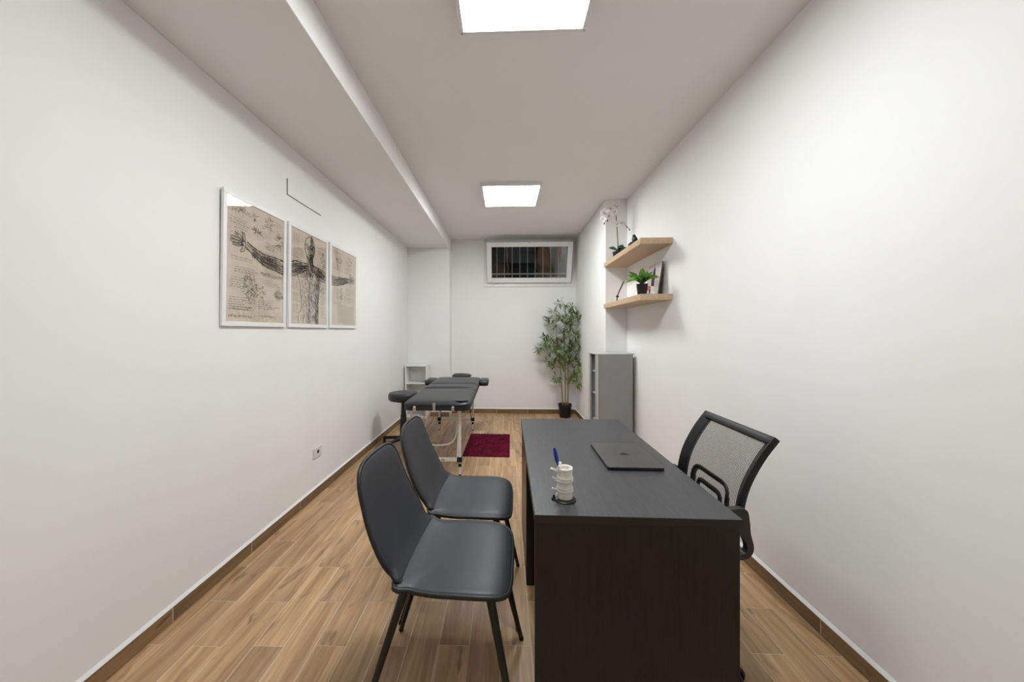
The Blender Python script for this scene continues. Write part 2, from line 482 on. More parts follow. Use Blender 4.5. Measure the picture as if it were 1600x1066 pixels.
wb.box((XL, YB, -0.1), (OX0, YB + T, HC)).box((OX1, YB, -0.1), (XR, YB + T, HC))
wb.box((OX0, YB, -0.1), (OX1, YB + T, OZ0)).box((OX0, YB, OZ1), (OX1, YB + T, HC))
tag(wb.build('wall_back', 'wall_paint'), 'white end wall with a small high window', 'wall', kind='structure')
tag(MB().box((XL, YC, 0), (XB + 0.004, YB, ZB)).build('wall_column', 'wall_paint', bevel=0.004),
    'white corner column under the ceiling beam', 'wall', kind='structure')
tag(MB().box((XP, YP, 0), (XR, YB, HC)).build('wall_pilaster', 'wall_paint', bevel=0.004),
    'white wall projection on the right behind the grey cabinet', 'wall', kind='structure')

# skirting: wood-look tiles with a white caulk ledge
def skirting(name, label, a, b, joints, inward):
    """a, b: ends of the wall line; joints: distances of the joints from a; inward: unit vector into the room"""
    a = Vector((*a, 0)); b = Vector((*b, 0)); d = (b - a); L = d.length; d.normalize(); nn = Vector((*inward, 0))
    ang = math.atan2(d.y, d.x)
    root = thing(name, label, 'skirting', a, ang, kind='structure')
    side = 1 if Matrix.Rotation(-ang, 3, 'Z') @ nn @ Vector((0, 1, 0)) > 0 else -1
    def yb(t): return (0, t) if side > 0 else (-t, 0)
    js = [0] + [j for j in sorted(joints) if 0.01 < j < L - 0.01] + [L]
    for s0, s1 in zip(js, js[1:]):
        w = s1 - s0 - 0.003; y0, y1 = yb(0.0095)
        MB().box((-w / 2, y0, 0), (w / 2, y1, HB - 0.004)).build('skirting_tile', 'base_tile', root, loc=((s0 + s1) / 2, 0, 0.0005), bevel=0.0012, seg=1)
    y0, y1 = yb(0.0088)
    MB().box((0, y0, 0.001), (L, y1, HB - 0.006)).build('grout_bed', 'grout', root)
    y0, y1 = yb(0.0105)
    MB().prism([(0, HB - 0.005), (y1 if side > 0 else y0, HB - 0.0045), (y1 * 0.9 if side > 0 else y0 * 0.9, HB - 0.001), (0, HB + 0.012)], L, 'x').build('caulk_line', 'caulk_white', root)
skirting('baseboard_left', 'wood-look tile skirting along the left wall', (XL, YF), (XL, YC), [1.613 - YF + 0.522 * k for k in range(-5, 9)], (1, 0))
skirting('baseboard_right', 'wood-look tile skirting along the right wall', (XR, YF), (XR, YP), [1.656 - YF + 0.522 * k for k in range(-5, 6)], (-1, 0))
skirting('baseboard_back', 'wood-look tile skirting along the end wall', (XB + 0.004, YB), (XP, YB), [0.23 + 0.522 * k for k in range(0, 4)], (0, -1))
skirting('baseboard_column', 'wood-look tile skirting at the foot of the corner column', (XL, YC), (XB + 0.004, YC), [0.3], (0, -1))
skirting('baseboard_pilaster', 'wood-look tile skirting along the right wall projection', (XP, YP), (XP, YB), [0.45, 0.97, 1.49], (-1, 0))

# ------------------------------------------------------------------ ceiling lamps
def ceiling_lamp(label, x0, x1, y0, y1):
    cx, cy = (x0 + x1) / 2, (y0 + y1) / 2; h = (x1 - x0) / 2
    root = thing('ceiling_lamp', label, 'lamp', (cx, cy, HC), 0.0, 'square ceiling light panels')
    fw = 0.021; H = h + fw; zb = -0.040
    for k in range(4):
        M = Matrix.Rotation(k * PI / 2, 4, 'Z')
        MB().box((-H, -H, zb), (H - fw, -h, -0.0005), M).build('frame_rail', 'lamp_frame', root, bevel=0.0015, seg=1)
    MB().box((-h, -h, -0.006), (h, h, -0.001)).build('back_plate', 'lamp_frame', root)
    MB().box((-h, -h, -0.0385), (h, h, -0.0355)).build('diffuser', 'lamp_diffuser', root)
    for sx in (-1, 1):
        for sy in (-1, 1):
            MB().lathe([(0.0045, 0), (0.0045, 0.002), (0.0, 0.0025)], 8).build('corner_screw', 'chrome', root, loc=(sx * (h + fw / 2), sy * (h + fw / 2), zb - 0.002))
ceiling_lamp('square lit ceiling panel nearest the viewer, cut by the top of the picture', -0.205, 0.384, 1.195, 1.784)
ceiling_lamp('square lit ceiling panel further back, above the massage table', -0.226, 0.362, 3.692, 4.280)

# ------------------------------------------------------------------ window
win = thing('window_1', 'small white tilt-in basement window with a barred light well behind', 'window', ((OX0 + OX1) / 2, YB, OZ0), kind='structure')
wx = (OX0 + OX1) / 2
fx0, fx1, fz0, fz1 = -0.345 - wx, 1.150 - wx, 2.112 - OZ0, 2.895 - OZ0
ix0, ix1, iz0, iz1 = OX0 + 0.012 - wx, OX1 - 0.012 - wx, 0.012, OZ1 - OZ0 - 0.012
fr = MB()
fr.box((fx0, -0.018, fz0), (ix0, 0.0, fz1)).box((ix1, -0.018, fz0), (fx1, 0.0, fz1)).box((ix0, -0.018, fz0), (ix1, 0.0, iz0)).box((ix0, -0.018, iz1), (ix1, 0.0, fz1))
fr.box((OX0 - wx, 0, 0), (ix0, 0.07, iz1 + 0.012)).box((ix1, 0, 0), (OX1 - wx, 0.07, iz1 + 0.012)).box((ix0, 0, 0), (ix1, 0.07, iz0)).box((ix0, 0, iz1), (ix1, 0.07, iz1 + 0.012))
fr.build('window_frame', 'pvc_white', win, bevel=0.003, seg=1)
SW, SH, ST, SB = 1.372, 0.655, 0.05, 0.077
sash = MB()
hx = SW / 2
sash.box((-hx, -ST, 0), (-hx + SB, 0, SH)).box((hx - SB, -ST, 0), (hx, 0, SH)).box((-hx + SB, -ST, 0), (hx - SB, 0, SB)).box((-hx + SB, -ST, SH - SB), (hx - SB, 0, SH))
sash_o = sash.build('sash', 'pvc_white', win, bevel=0.006, seg=2, loc=(0.397 - wx, -0.022, 0.004))
sash_o.rotation_euler = (math.radians(19.5), 0, 0)
part_label(sash_o, 'white sash tilted into the room')
MB().box((-hx + SB - 0.008, -0.030, SB - 0.008), (hx - SB + 0.008, -0.024, SH - SB + 0.008)).build('glass_pane', 'window_glass', sash_o)
hd = MB(); hd.lathe([(0.0, 0), (0.020, 0), (0.020, 0.010), (0.014, 0.014), (0, 0.014)], 14, M=Matrix.Rotation(PI / 2, 4, 'X'))
hd.tube([(0, -0.02, 0), (0.012, -0.030, 0.02), (0.022, -0.032, 0.05)], [0.008, 0.008, 0.006], 8)
hd.build('handle', 'pvc_white', sash_o, smooth='auto', loc=(0.0, -ST, SH - 0.022))
for sx in (-1, 1):
    MB().box((-0.045, -0.022, -0.012), (0.045, 0.0, 0.014)).box((-0.018, -0.028, -0.018), (0.018, -0.004, 0.008)).build('hinge', 'alu_cream', win, bevel=0.003, loc=(0.397 - wx + sx * 0.56, -0.02, -0.010))
# bars and light well outside
grille = thing('window_grille', 'pale vertical security bars outside the basement window', 'grille', (wx, YB + 0.16, OZ0))
for k in range(11):
    xx = -0.175 - wx + 0.131 * k - 0.09
    MB().tube([(xx, 0, -0.02), (xx, 0, 0.95)], 0.0075, 8).build('bar', 'grille_metal', grille, smooth='auto')
MB().box((-0.80, -0.006, 0.158), (0.80, 0.006, 0.182)).build('cross_bar', 'grille_metal', grille, bevel=0.002, seg=1)
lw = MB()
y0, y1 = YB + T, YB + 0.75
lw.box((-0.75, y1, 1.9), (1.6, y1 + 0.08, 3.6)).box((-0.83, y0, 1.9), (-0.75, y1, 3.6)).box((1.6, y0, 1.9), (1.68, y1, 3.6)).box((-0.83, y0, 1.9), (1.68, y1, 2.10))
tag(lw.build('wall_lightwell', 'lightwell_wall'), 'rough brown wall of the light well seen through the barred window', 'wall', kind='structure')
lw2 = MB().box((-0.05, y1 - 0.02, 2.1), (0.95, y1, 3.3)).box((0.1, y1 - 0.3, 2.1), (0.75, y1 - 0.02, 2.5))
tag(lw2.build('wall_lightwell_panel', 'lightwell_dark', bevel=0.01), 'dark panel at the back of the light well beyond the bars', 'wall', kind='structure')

# ------------------------------------------------------------------ left wall: prints, hatch cover, outlet
def handwriting(mb, rnd, x, y, w, h, nrm_map, wd=0.0018, mi=1):
    """one line of scribble from x to x+w at height y (panel metres)"""
    cx = x
    while cx < x + w:
        L = rnd.uniform(0.012, 0.035); n = int(L / 0.0035) + 2; pts = []
        for i in range(n):
            pts.append(nrm_map(cx + L * i / (n - 1), y + h * (0.5 if i % 2 else -0.5) * rnd.uniform(0.3, 1.2)))
        mb.ribbon(pts, wd * rnd.uniform(0.7, 1.2), (1, 0, 0), mi)
        cx += L + rnd.uniform(0.004, 0.012)
def strand(mb, pts, w, rnd, jit, P, mi=0, taper=True):
    pts = catmull([(p[0], p[1], 0) for p in pts], 5)
    k = len(pts)
    ws = [w * (0.35 + 0.65 * math.sin(PI * i / (k - 1))) if taper else w for i in range(k)]
    mb.ribbon([P(p.x + rnd.gauss(0, jit), p.y + rnd.gauss(0, jit)) for p in pts], ws, (1, 0, 0), mi)
def limb(mb, rnd, line, rads, P, nst=14, w=0.004, dark=0.5):
    line = [Vector((a, b, 0)) for a, b in line]; k = len(line)
    nor = []
    for i in range(k):
        t = (line[min(i + 1, k - 1)] - line[max(0, i - 1)]).normalized(); nor.append(Vector((-t.y, t.x, 0)))
    for s in (-1, 1):
        for rep in range(2):
            strand(mb, [(line[i] + nor[i] * s * rads[i])[:2] for i in range(k)], w * 1.2, rnd, 0.0012, P, 0, False)
    for q in range(nst):
        f0 = rnd.uniform(-0.95, 0.95); f1 = max(-1, min(1, f0 + rnd.uniform(-0.5, 0.5)))
        i0 = rnd.randint(0, max(0, k - 3)); i1 = rnd.randint(i0 + 1, k - 1)
        seg = []
        for i in range(i0, i1 + 1):
            f = f0 + (f1 - f0) * (i - i0) / max(1, i1 - i0)
            seg.append((line[i] + nor[i] * f * rads[i])[:2])
        strand(mb, seg, w * rnd.uniform(0.5, 1.1), rnd, 0.0015, P, 0 if rnd.random() < dark else 1)
def hatch(mb, rnd, poly_fn, n, P, ln=0.03, ang=1.1, w=0.002, mi=0):
    for i in range(n):
        a, b = poly_fn(rnd); an = ang + rnd.gauss(0, 0.25); L = ln * rnd.uniform(0.4, 1.2)
        mb.ribbon([P(a - math.cos(an) * L / 2, b - math.sin(an) * L / 2), P(a + rnd.gauss(0, 0.002), b), P(a + math.cos(an) * L / 2, b + math.sin(an) * L / 2)], w * rnd.uniform(0.6, 1.2), (1, 0, 0), mi)
FW_, FH_, FD_ = 0.566, 0.762, 0.016
def picture(label, yc, zc, tilt, draw, seed, yaw=0.0):
    root = thing('framed_print', label, 'picture', (XL + 0.001, yc, zc - FH_ / 2), 0.0, 'framed anatomy prints on the left wall')
    # hung from above: the top stands a little away from the wall
    root.rotation_euler = (0, tilt, 0)
    root.location.x = XL + 0.002 + math.sin(max(0, -tilt)) * FH_
    fw = 0.027
    hy = FW_ / 2
    MB().box((0, -hy, 0), (FD_, hy, fw)).build('frame_rail', 'frame_white', root, bevel=0.0015, seg=1)
    MB().box((0, -hy, FH_ - fw), (FD_, hy, FH_)).build('frame_rail', 'frame_white', root, bevel=0.0015, seg=1)
    for s in (-1, 1):
        a, b = sorted((s * hy, s * (hy - fw)))
        MB().box((0, a, fw), (FD_, b, FH_ - fw)).build('frame_rail', 'frame_white', root, bevel=0.0015, seg=1)
    MB().box((0.002, -hy + fw, fw), (0.008, hy - fw, FH_ - fw)).build('backing_board', 'backing_board', root)
    pp = MB().box((0.0085, -hy + fw, fw), (0.0095, hy - fw, FH_ - fw)).build('paper', 'paper', root)
    W, H = FW_ - 2 * fw, FH_ - 2 * fw
    rnd = random.Random(seed); mb = MB()
    def P(a, b):   # a: 0..W from the left, b: 0..H from the top
        a = min(max(a, 0.001), W - 0.001); b = min(max(b, 0.001), H - 0.001)
        return (0.0099 + rnd.uniform(0, 0.0004), -W / 2 + a, FH_ - fw - b)
    draw(mb, rnd, W, H, P)
    ink = mb.build('ink_drawing', ['ink_dark', 'ink_mid', 'ink_pale'], pp, recalc=False)
    ink['kind'] = 'stuff'
    MB().box((0.0112, -hy + fw * 0.8, fw * 0.8), (0.0130, hy - fw * 0.8, FH_ - fw * 0.8)).build('glass_pane', 'picture_glass', root)
    return root
def notes(mb, rnd, W, H, P, blocks):
    for bx, by, bw, n in blocks:
        for i in range(n):
            handwriting(mb, rnd, bx * W + rnd.uniform(0, 0.01), by * H + i * 0.0135, bw * W * rnd.uniform(0.6, 1.0), 0.007, P, 0.0022, rnd.choice([1, 1, 2]))
def blot(mb, rnd, cx, cy, rx, ry, n, P, W, H, mi=0):
    for i in range(n):
        a = rnd.uniform(0, 2 * PI); r = rnd.random() ** 0.6
        x, y = cx * W + math.cos(a) * r * rx, cy * H + math.sin(a) * r * ry
        L = rnd.uniform(0.01, 0.03); b = a + rnd.gauss(0, 0.7)
        mb.ribbon([P(x, y), P(x + math.cos(b) * L * .5 + rnd.gauss(0, .002), y + math.sin(b) * L * .5), P(x + math.cos(b) * L, y + math.sin(b) * L)], rnd.uniform(0.001, 0.0026), (1, 0, 0), mi if rnd.random() < 0.6 else 1)
def hand(mb, rnd, wx_, wy_, s, P, flip=1):
    """open hand reaching from the wrist; s: size; flip: +1 fingers to the left"""
    for k, (dx, dy, r) in enumerate(((-0.9, -0.42, .07), (-1.15, -0.18, .075), (-1.2, 0.02, .07), (-1.05, 0.20, .065), (-0.45, 0.50, .08), (-0.35, -0.62, .075))):
        x1, y1 = wx_ + flip * dx * s, wy_ + dy * s
        xm, ym = wx_ + flip * dx * s * 0.55, wy_ + dy * s * 0.75
        limb(mb, rnd, [(wx_ - flip * 0.02, wy_), (xm, ym), (x1, y1)], [r * s * 1.6, r * s * 1.3, r * s * 0.6], P, 3, 0.0022, 0.5)
def draw_left(mb, rnd, W, H, P):
    line = [(0.30, .345), (0.42, .385), (0.56, .425), (0.70, .440), (0.85, .445), (1.0, .455)]
    pts = [(a * W, b * H) for a, b in line]
    limb(mb, rnd, pts, [0.018, 0.024, 0.032, 0.040, 0.044, 0.046], P, 46, 0.0036, 0.6)
    hatch(mb, rnd, lambda r: (lambda t: ((0.40 + .6 * t) * W, (0.40 + .07 * t + r.uniform(-.045, .05)) * H))(r.random()), 220, P, 0.03, 1.3, 0.002, 0)
    hand(mb, rnd, 0.30 * W, .345 * H, 0.105, P, 1)
    blot(mb, rnd, .17, .31, 0.055, 0.04, 22, P, W, H, 1)
    blot(mb, rnd, .70, .10, 0.035, 0.045, 60, P, W, H, 1)
    blot(mb, rnd, .47, .205, 0.035, 0.010, 40, P, W, H, 0)
    blot(mb, rnd, .37, .70, 0.055, 0.07, 120, P, W, H, 0)
    blot(mb, rnd, .52, .73, 0.05, 0.035, 60, P, W, H, 1)
    blot(mb, rnd, .90, .22, 0.03, 0.05, 50, P, W, H, 1)
    blot(mb, rnd, .15, .075, 0.09, 0.015, 70, P, W, H, 1)
    blot(mb, rnd, .42, .09, 0.03, 0.015, 25, P, W, H, 1)
    for k in range(9): strand(mb, [(.95 * W - k * .007, (.69 - .02 * k % .05) * H), ((.945 - k * .012) * W, .79 * H)], 0.0018, rnd, 0.0005, P, 1)
    blot(mb, rnd, .92, .735, 0.05, 0.015, 50, P, W, H, 0)
    handwriting(mb, rnd, .55 * W, .56 * H, .36 * W, 0.02, P, 0.0030, 0); handwriting(mb, rnd, .60 * W, .575 * H, .30 * W, 0.015, P, 0.0025, 1)
    notes(mb, rnd, W, H, P, [(.05, .16, .30, 3), (.12, .215, .2, 2), (.05, .47, .4, 2), (.12, .55, .35, 3), (.62, .27, .28, 4), (.58, .37, .3, 1), (.05, .64, .2, 5), (.62, .62, .3, 3), (.04, .80, .35, 6), (.5, .80, .42, 5), (.1, .88, .3, 2), (.56, .13, .08, 2), (.78, .05, .18, 3)])
    for k in range(7): strand(mb, [((.34 + .02 * k) * W, .63 * H), ((.35 + .02 * k) * W, (.83 + .01 * (k % 3)) * H)], 0.0015, rnd, 0.0008, P, 1)
    for k in range(8): strand(mb, [((.66 + .045 * k) * W, (.40 + .01 * (k % 2)) * H), ((.66 + .045 * k) * W, (.56 + .02 * (k % 3)) * H)], 0.0014, rnd, 0.0008, P, 2)
    handwriting(mb, rnd, .04 * W, .955 * H, .32 * W, 0.018, P, 0.0028, 1); handwriting(mb, rnd, .58 * W, .945 * H, .24 * W, 0.014, P, 0.0026, 1)
def draw_mid(mb, rnd, W, H, P):
    # head and neck
    cx, cy = .50 * W, .140 * H
    for rep in range(3):
        el = [(cx + math.cos(a) * (.135 + .004 * rep) * W, cy + math.sin(a) * .115 * H * (1.0 if math.sin(a) < 0 else 1.18)) for a in [2 * PI * i / 22 for i in range(23)]]
        strand(mb, el, 0.0034, rnd, 0.001, P, 0, False)
    def headright(r):
        a = r.uniform(-PI / 2, PI / 2); q = r.random() ** .5
        return cx + math.cos(a) * q * .125 * W + .01 * W, cy + math.sin(a) * q * .13 * H
    hatch(mb, rnd, headright, 190, P, 0.025, 1.2, 0.0026, 0)
    blot(mb, rnd, .435, .135, 0.016, 0.012, 40, P, W, H, 0); blot(mb, rnd, .545, .135, 0.018, 0.012, 40, P, W, H, 0)
    blot(mb, rnd, .48, .185, 0.010, 0.022, 30, P, W, H, 0)
    strand(mb, [(.43 * W, .222 * H), (.49 * W, .23 * H), (.55 * W, .222 * H)], 0.005, rnd, 0.0006, P, 0)
    limb(mb, rnd, [(.50 * W, .24 * H), (.50 * W, .31 * H), (.51 * W, .37 * H)], [.085 * W, .085 * W, .12 * W], P, 34, 0.0034, 0.8)
    hatch(mb, rnd, lambda r: (r.uniform(.5, .6) * W, r.uniform(.22, .38) * H), 90, P, 0.03, 1.4, 0.0028, 0)
    # shoulders and upper arms
    limb(mb, rnd, [(.47 * W, .36 * H), (.30 * W, .385 * H), (.14 * W, .41 * H), (.0, .445 * H)], [.022, .035, .052, .048], P, 50, 0.0036, 0.75)
    limb(mb, rnd, [(.53 * W, .36 * H), (.70 * W, .385 * H), (.86 * W, .42 * H), (1.0 * W, .44 * H)], [.022, .035, .046, .034], P, 50, 0.0036, 0.75)
    hatch(mb, rnd, lambda r: (r.uniform(.03, .95) * W, r.gauss(.415, .03) * H), 300, P, 0.035, 1.0, 0.0026, 0)
    # torso contour and ribs
    for rep in range(2):
        strand(mb, [(.17 * W, .46 * H), (.22 * W, .56 * H), (.26 * W, .70 * H), (.27 * W, .82 * H), (.20 * W, .90 * H), (.19 * W, .99 * H)], 0.0036, rnd, 0.0015, P, 0, False)
        strand(mb, [(.84 * W, .46 * H), (.80 * W, .56 * H), (.76 * W, .70 * H), (.72 * W, .82 * H), (.76 * W, .90 * H), (.75 * W, .99 * H)], 0.004, rnd, 0.0015, P, 0, False)
        strand(mb, [(.50 * W, .38 * H), (.49 * W, .6 * H), (.48 * W, .8 * H), (.47 * W, .99 * H)], 0.003, rnd, 0.0015, P, 0, False)
    for k in range(7):
        y = .50 + .05 * k
        for s in (-1, 1):
            strand(mb, [((.5 + s * .02) * W, (y - .02) * H), ((.5 + s * .14) * W, (y + .005) * H), ((.5 + s * .27 - s * .012 * k) * W, (y - .025) * H)], 0.0024, rnd, 0.0015, P, 1)
    def right_side(r):
        t = r.random(); return (.79 - .05 * t - abs(r.gauss(0, .085))) * W, (.46 + .53 * t) * H
    hatch(mb, rnd, right_side, 380, P, 0.04, 1.35, 0.0028, 0)
    def mid_line(r):
        t = r.random(); return (.51 + r.gauss(0, .06)) * W, (.42 + .57 * t) * H
    hatch(mb, rnd, mid_line, 170, P, 0.035, 1.5, 0.0026, 0)
    hatch(mb, rnd, lambda r: (r.uniform(.25, .5) * W, r.uniform(.44, .98) * H), 150, P, 0.03, 1.6, 0.0024, 1)
    blot(mb, rnd, .90, .24, 0.03, 0.06, 70, P, W, H, 1); blot(mb, rnd, .88, .60, 0.022, 0.022, 40, P, W, H, 1)
    for k in range(3):
        strand(mb, [((.08 + .05 * k) * W, (.16) * H), ((.09 + .05 * k) * W, .05 * H), ((.11 + .05 * k) * W, .16 * H)], 0.002, rnd, 0.001, P, 1)
    notes(mb, rnd, W, H, P, [(.05, .20, .26, 6), (.05, .30, .25, 3), (.68, .08, .28, 2), (.72, .14, .22, 3), (.70, .30, .25, 3), (.03, .54, .13, 6), (.05, .68, .16, 5), (.04, .80, .12, 5), (.84, .52, .14, 4), (.82, .66, .14, 6), (.82, .80, .15, 7), (.05, .93, .1, 2)])
def draw_right(mb, rnd, W, H, P):
    limb(mb, rnd, [(0, .435 * H), (.2 * W, .43 * H), (.42 * W, .41 * H), (.62 * W, .385 * H), (.72 * W, .372 * H)], [.040, .040, .032, .022, .018], P, 60, 0.0034, 0.65)
    hatch(mb, rnd, lambda r: (lambda t: (t * .7 * W, (.435 - .06 * t + r.uniform(-.04, .04)) * H))(r.random()), 170, P, 0.028, 0.4, 0.0022, 0)
    hand(mb, rnd, .72 * W, .37 * H, 0.10, P, -1);
    blot(mb, rnd, .30, .15, 0.07, 0.012, 50, P, W, H, 0); blot(mb, rnd, .70, .12, 0.06, 0.04, 60, P, W, H, 1)
    blot(mb, rnd, .38, .60, 0.016, 0.06, 60, P, W, H, 1); blot(mb, rnd, .25, .62, 0.02, 0.02, 20, P, W, H, 1)
    notes(mb, rnd, W, H, P, [(.08, .05, .3, 2), (.06, .22, .4, 4), (.55, .2, .38, 3), (.5, .27, .4, 2), (.08, .52, .22, 4), (.55, .50, .38, 5), (.5, .62, .42, 4), (.08, .70, .35, 2)])
    for k in range(26):
        y = (.74 + .0095 * k) * H
        strand(mb, [(.24 * W, y), (.45 * W, y - .006), (.7 * W, y + .004), (.93 * W, y - .003)], 0.0016, rnd, 0.0008, P, 2, False)
picture('white-framed anatomy print with a reaching arm and hand, nearest the viewer', 2.176, 1.773, 0.014, draw_left, 11)
picture('white-framed anatomy print of a head and torso, middle of the three', 2.779, 1.773, 0.005, draw_mid, 12)
picture('white-framed anatomy print of an arm ending in a hand, furthest from the viewer', 3.384, 1.775, 0.004, draw_right, 13)

hatch_o = thing('wall_hatch', 'white painted junction cover above the middle anatomy print', 'cover plate', (XL, 2.735, 2.345))
MB().box((0.0, -0.232, 0), (0.010, 0.232, 0.112)).build('cover', 'wall_paint', hatch_o, bevel=0.002, seg=1)
MB().box((0.0, -0.2345, -0.0025), (0.003, 0.2345, 0.1145)).build('painted_shadow_line', 'outlet_dark', hatch_o)  # solid dark plate; its rim paints the shade along the cover's edges

out = thing('wall_outlet', 'white wall socket plate low on the left wall', 'outlet', (XL, 2.912, 0.362))
MB().prism(subdivide_closed(rrect(0.064, 0.042, 0.006), 0.05), 0.009, 'x').build('plate', 'outlet_white', out, bevel=0.002, seg=1)
for dy, dark in ((-0.036, False), (0.0, True), (0.036, False)):
    MB().box((0.009, dy - 0.0165, -0.029), (0.0105, dy + 0.0165, 0.029)).build('socket_module', 'outlet_white', out, bevel=0.001, seg=1)
    if dark:
        MB().lathe([(0.0, 0), (0.0145, 0), (0.0145, 0.0012), (0.0, 0.0014)], 18, M=Matrix.Rotation(PI / 2, 4, 'Y')).build('socket_well', 'plastic_grey', out, loc=(0.0105, dy, 0.004))
        for dz in (-0.006, 0.004, 0.014):
            MB().lathe([(0.0, 0), (0.003, 0), (0.003, 0.0012), (0, 0.0013)], 8, M=Matrix.Rotation(PI / 2, 4, 'Y')).build('pin_hole', 'outlet_dark', out, loc=(0.0118, dy, dz))

# ------------------------------------------------------------------ visitor chairs
def profile_fn(pts):
    """arc-length parametrised curve in (x, z) -> point, tangent"""
    cs = catmull([(a, 0, b) for a, b in pts], 10)
    d = [0]
    for a, b in zip(cs, cs[1:]): d.append(d[-1] + (b - a).length)
    def at(s):
        s = max(d[0], min(d[-1], s))
        for i in range(len(d) - 1):
            if s <= d[i + 1] + 1e-9:
                t = (s - d[i]) / max(1e-9, d[i + 1] - d[i]); break
        p = cs[i].lerp(cs[i + 1], t)
        i0, i1 = max(0, i - 1), min(len(cs) - 1, i + 2)
        return p, (cs[i1] - cs[i0]).normalized()
    return at, d[-1]
def visitor_chair(label, loc, rz):
    root = thing('visitor_chair', label, 'chair', loc, rz, 'black visitor chairs at the desk')
    # backrest: runs up from the crease
    at, L = profile_fn([(-0.128, 0.508), (-0.168, 0.540), (-0.212, 0.615), (-0.252, 0.71), (-0.281, 0.808), (-0.300, 0.890)])
    def sb(p, q):
        pt, t = at(q); n = Vector((t.z, 0, -t.x))
        dish = 0.40 * p * p * max(0.0, 1 - q / L * 0.5)
        return (pt.x + n.x * dish, p, pt.z + n.z * dish), (n.x, 0, n.z)
    right = [(0.178, 0.0), (0.200, 0.05), (0.212, 0.11), (0.207, 0.20), (0.194, 0.28), (0.186, 0.335), (0.172, 0.378), (0.138, 0.411), (0.07, 0.426)]
    ol = catmull([(p, q, 0) for p, q in right] + [(-p, q, 0) for p, q in reversed(right)], 4, closed=True)
    ol = [(p.x, max(0.0, min(L, p.y))) for p in ol]
    back = MB().pad(ol, sb, 0.013, 0.021, center=(0, 0.2), pw=10).build('backrest', 'leather_black', root, smooth=True)
    MB().tube([sb(p, q)[0] for p, q in ol], 0.0075, 6, closed=True).build('piping', 'leather_piping', back, smooth=True)
    # seat: from the crease to the front edge
    at2, L2 = profile_fn([(-0.150, 0.515), (-0.10, 0.503), (-0.02, 0.500), (0.08, 0.505), (0.165, 0.506), (0.215, 0.498), (0.240, 0.484)])
    def ss(p, q):
        pt, t = at2(q); n = Vector((-t.z, 0, t.x))
        dish = 0.22 * p * p * max(0.0, 1 - q / L2 * 1.2)
        return (pt.x + n.x * dish, p, pt.z + n.z * dish), (n.x, 0, n.z)
    right = [(0.198, 0.0), (0.216, 0.06), (0.224, 0.14), (0.226, 0.24), (0.224, 0.30), (0.212, 0.355), (0.180, 0.384), (0.13, 0.394), (0.06, 0.397)]
    ol2 = catmull([(p, q, 0) for p, q in right] + [(-p, q, 0) for p, q in reversed(right)], 4, closed=True)
    ol2 = [(p.x, max(0.0, min(L2, p.y))) for p in ol2]
    seat = MB().pad(ol2, ss, 0.016, 0.020, center=(0, 0.2), pw=10).build('seat', 'leather_black', root, smooth=True)
    MB().tube([ss(p, q)[0] for p, q in ol2], 0.0085, 6, closed=True).build('piping', 'leather_piping', seat, smooth=True)
    tops = {(1, -1): (0.165, -0.150), (1, 1): (0.165, 0.150), (-1, -1): (-0.120, -0.150), (-1, 1): (-0.120, 0.150)}
    for (sx, sy), (tx, ty) in tops.items():
        fx, fy = (0.275 if sx > 0 else -0.272), sy * 0.226
        lg = MB().tube([(tx, ty, 0.486), (tx + (fx - tx) * .97, ty + (fy - ty) * .97, 0.0146)], [0.0155, 0.0095], 12).build('leg', 'leg_black', root, smooth='auto')
        MB().tube([(tx + (fx - tx) * .968, ty + (fy - ty) * .968, 0.0150), (fx, fy, 0.0)], [0.0102, 0.0102], 10).build('glide', 'rubber_black', lg, smooth='auto')
    fr = MB()
    for sy in (-1, 1): fr.box((-0.13, sy * 0.15 - 0.014, 0.474), (0.18, sy * 0.15 + 0.014, 0.484))
    for xx in (-0.118, 0.165): fr.box((xx - 0.014, -0.15, 0.4735), (xx + 0.014, 0.15, 0.4835))
    fr.build('seat_frame', 'leg_black', root)
    return root
ch = visitor_chair('black leatherette visitor chair with tapered legs, nearest the viewer', (-0.212, 1.372, 0), math.radians(-3))
ch2 = copy_tree(ch)
ch2.location = (-0.205, 1.862, 0); ch2.rotation_euler = (0, 0, math.radians(-2))
ch2['label'] = 'black leatherette visitor chair with tapered legs, second from the viewer'

# ------------------------------------------------------------------ desk
DX0, DX1, DY0, DY1, DZ = 0.109, 0.792, 1.211, 2.556, 0.740
desk = thing('desk', 'dark wood-grain office desk with a deep side panel', 'desk', ((DX0 + DX1) / 2, (DY0 + DY1) / 2, 0), math.radians(-0.6))
hx_, hy_ = (DX1 - DX0) / 2, (DY1 - DY0) / 2
top = MB().box((-hx_, -hy_, DZ - 0.026), (hx_, hy_, DZ)).build('desktop', 'desk_top', desk, bevel=0.0012, seg=1)
MB().box((-hx_ - 0.0006, -hy_ - 0.0006, DZ - 0.0262), (hx_ + 0.0006, -hy_ + 0.0002, DZ - 0.0008)).build('edge_band', 'desk_edge', top)
MB().box((-hx_ - 0.0006, -hy_, DZ - 0.0262), (-hx_ + 0.0002, hy_, DZ - 0.0008)).build('edge_band', 'desk_edge', top)
MB().box((-hx_ + 0.001, -hy_ + 0.004, 0.004), (hx_ - 0.007, -hy_ + 0.029, DZ - 0.026)).build('side_panel', 'desk_wood', desk, bevel=0.001, seg=1)
for sx in (-1, 1):
    MB().lathe([(0.012, 0), (0.012, 0.004)], 10).build('foot', 'rubber_black', desk, loc=(sx * 0.3, -hy_ + 0.017, 0.0))
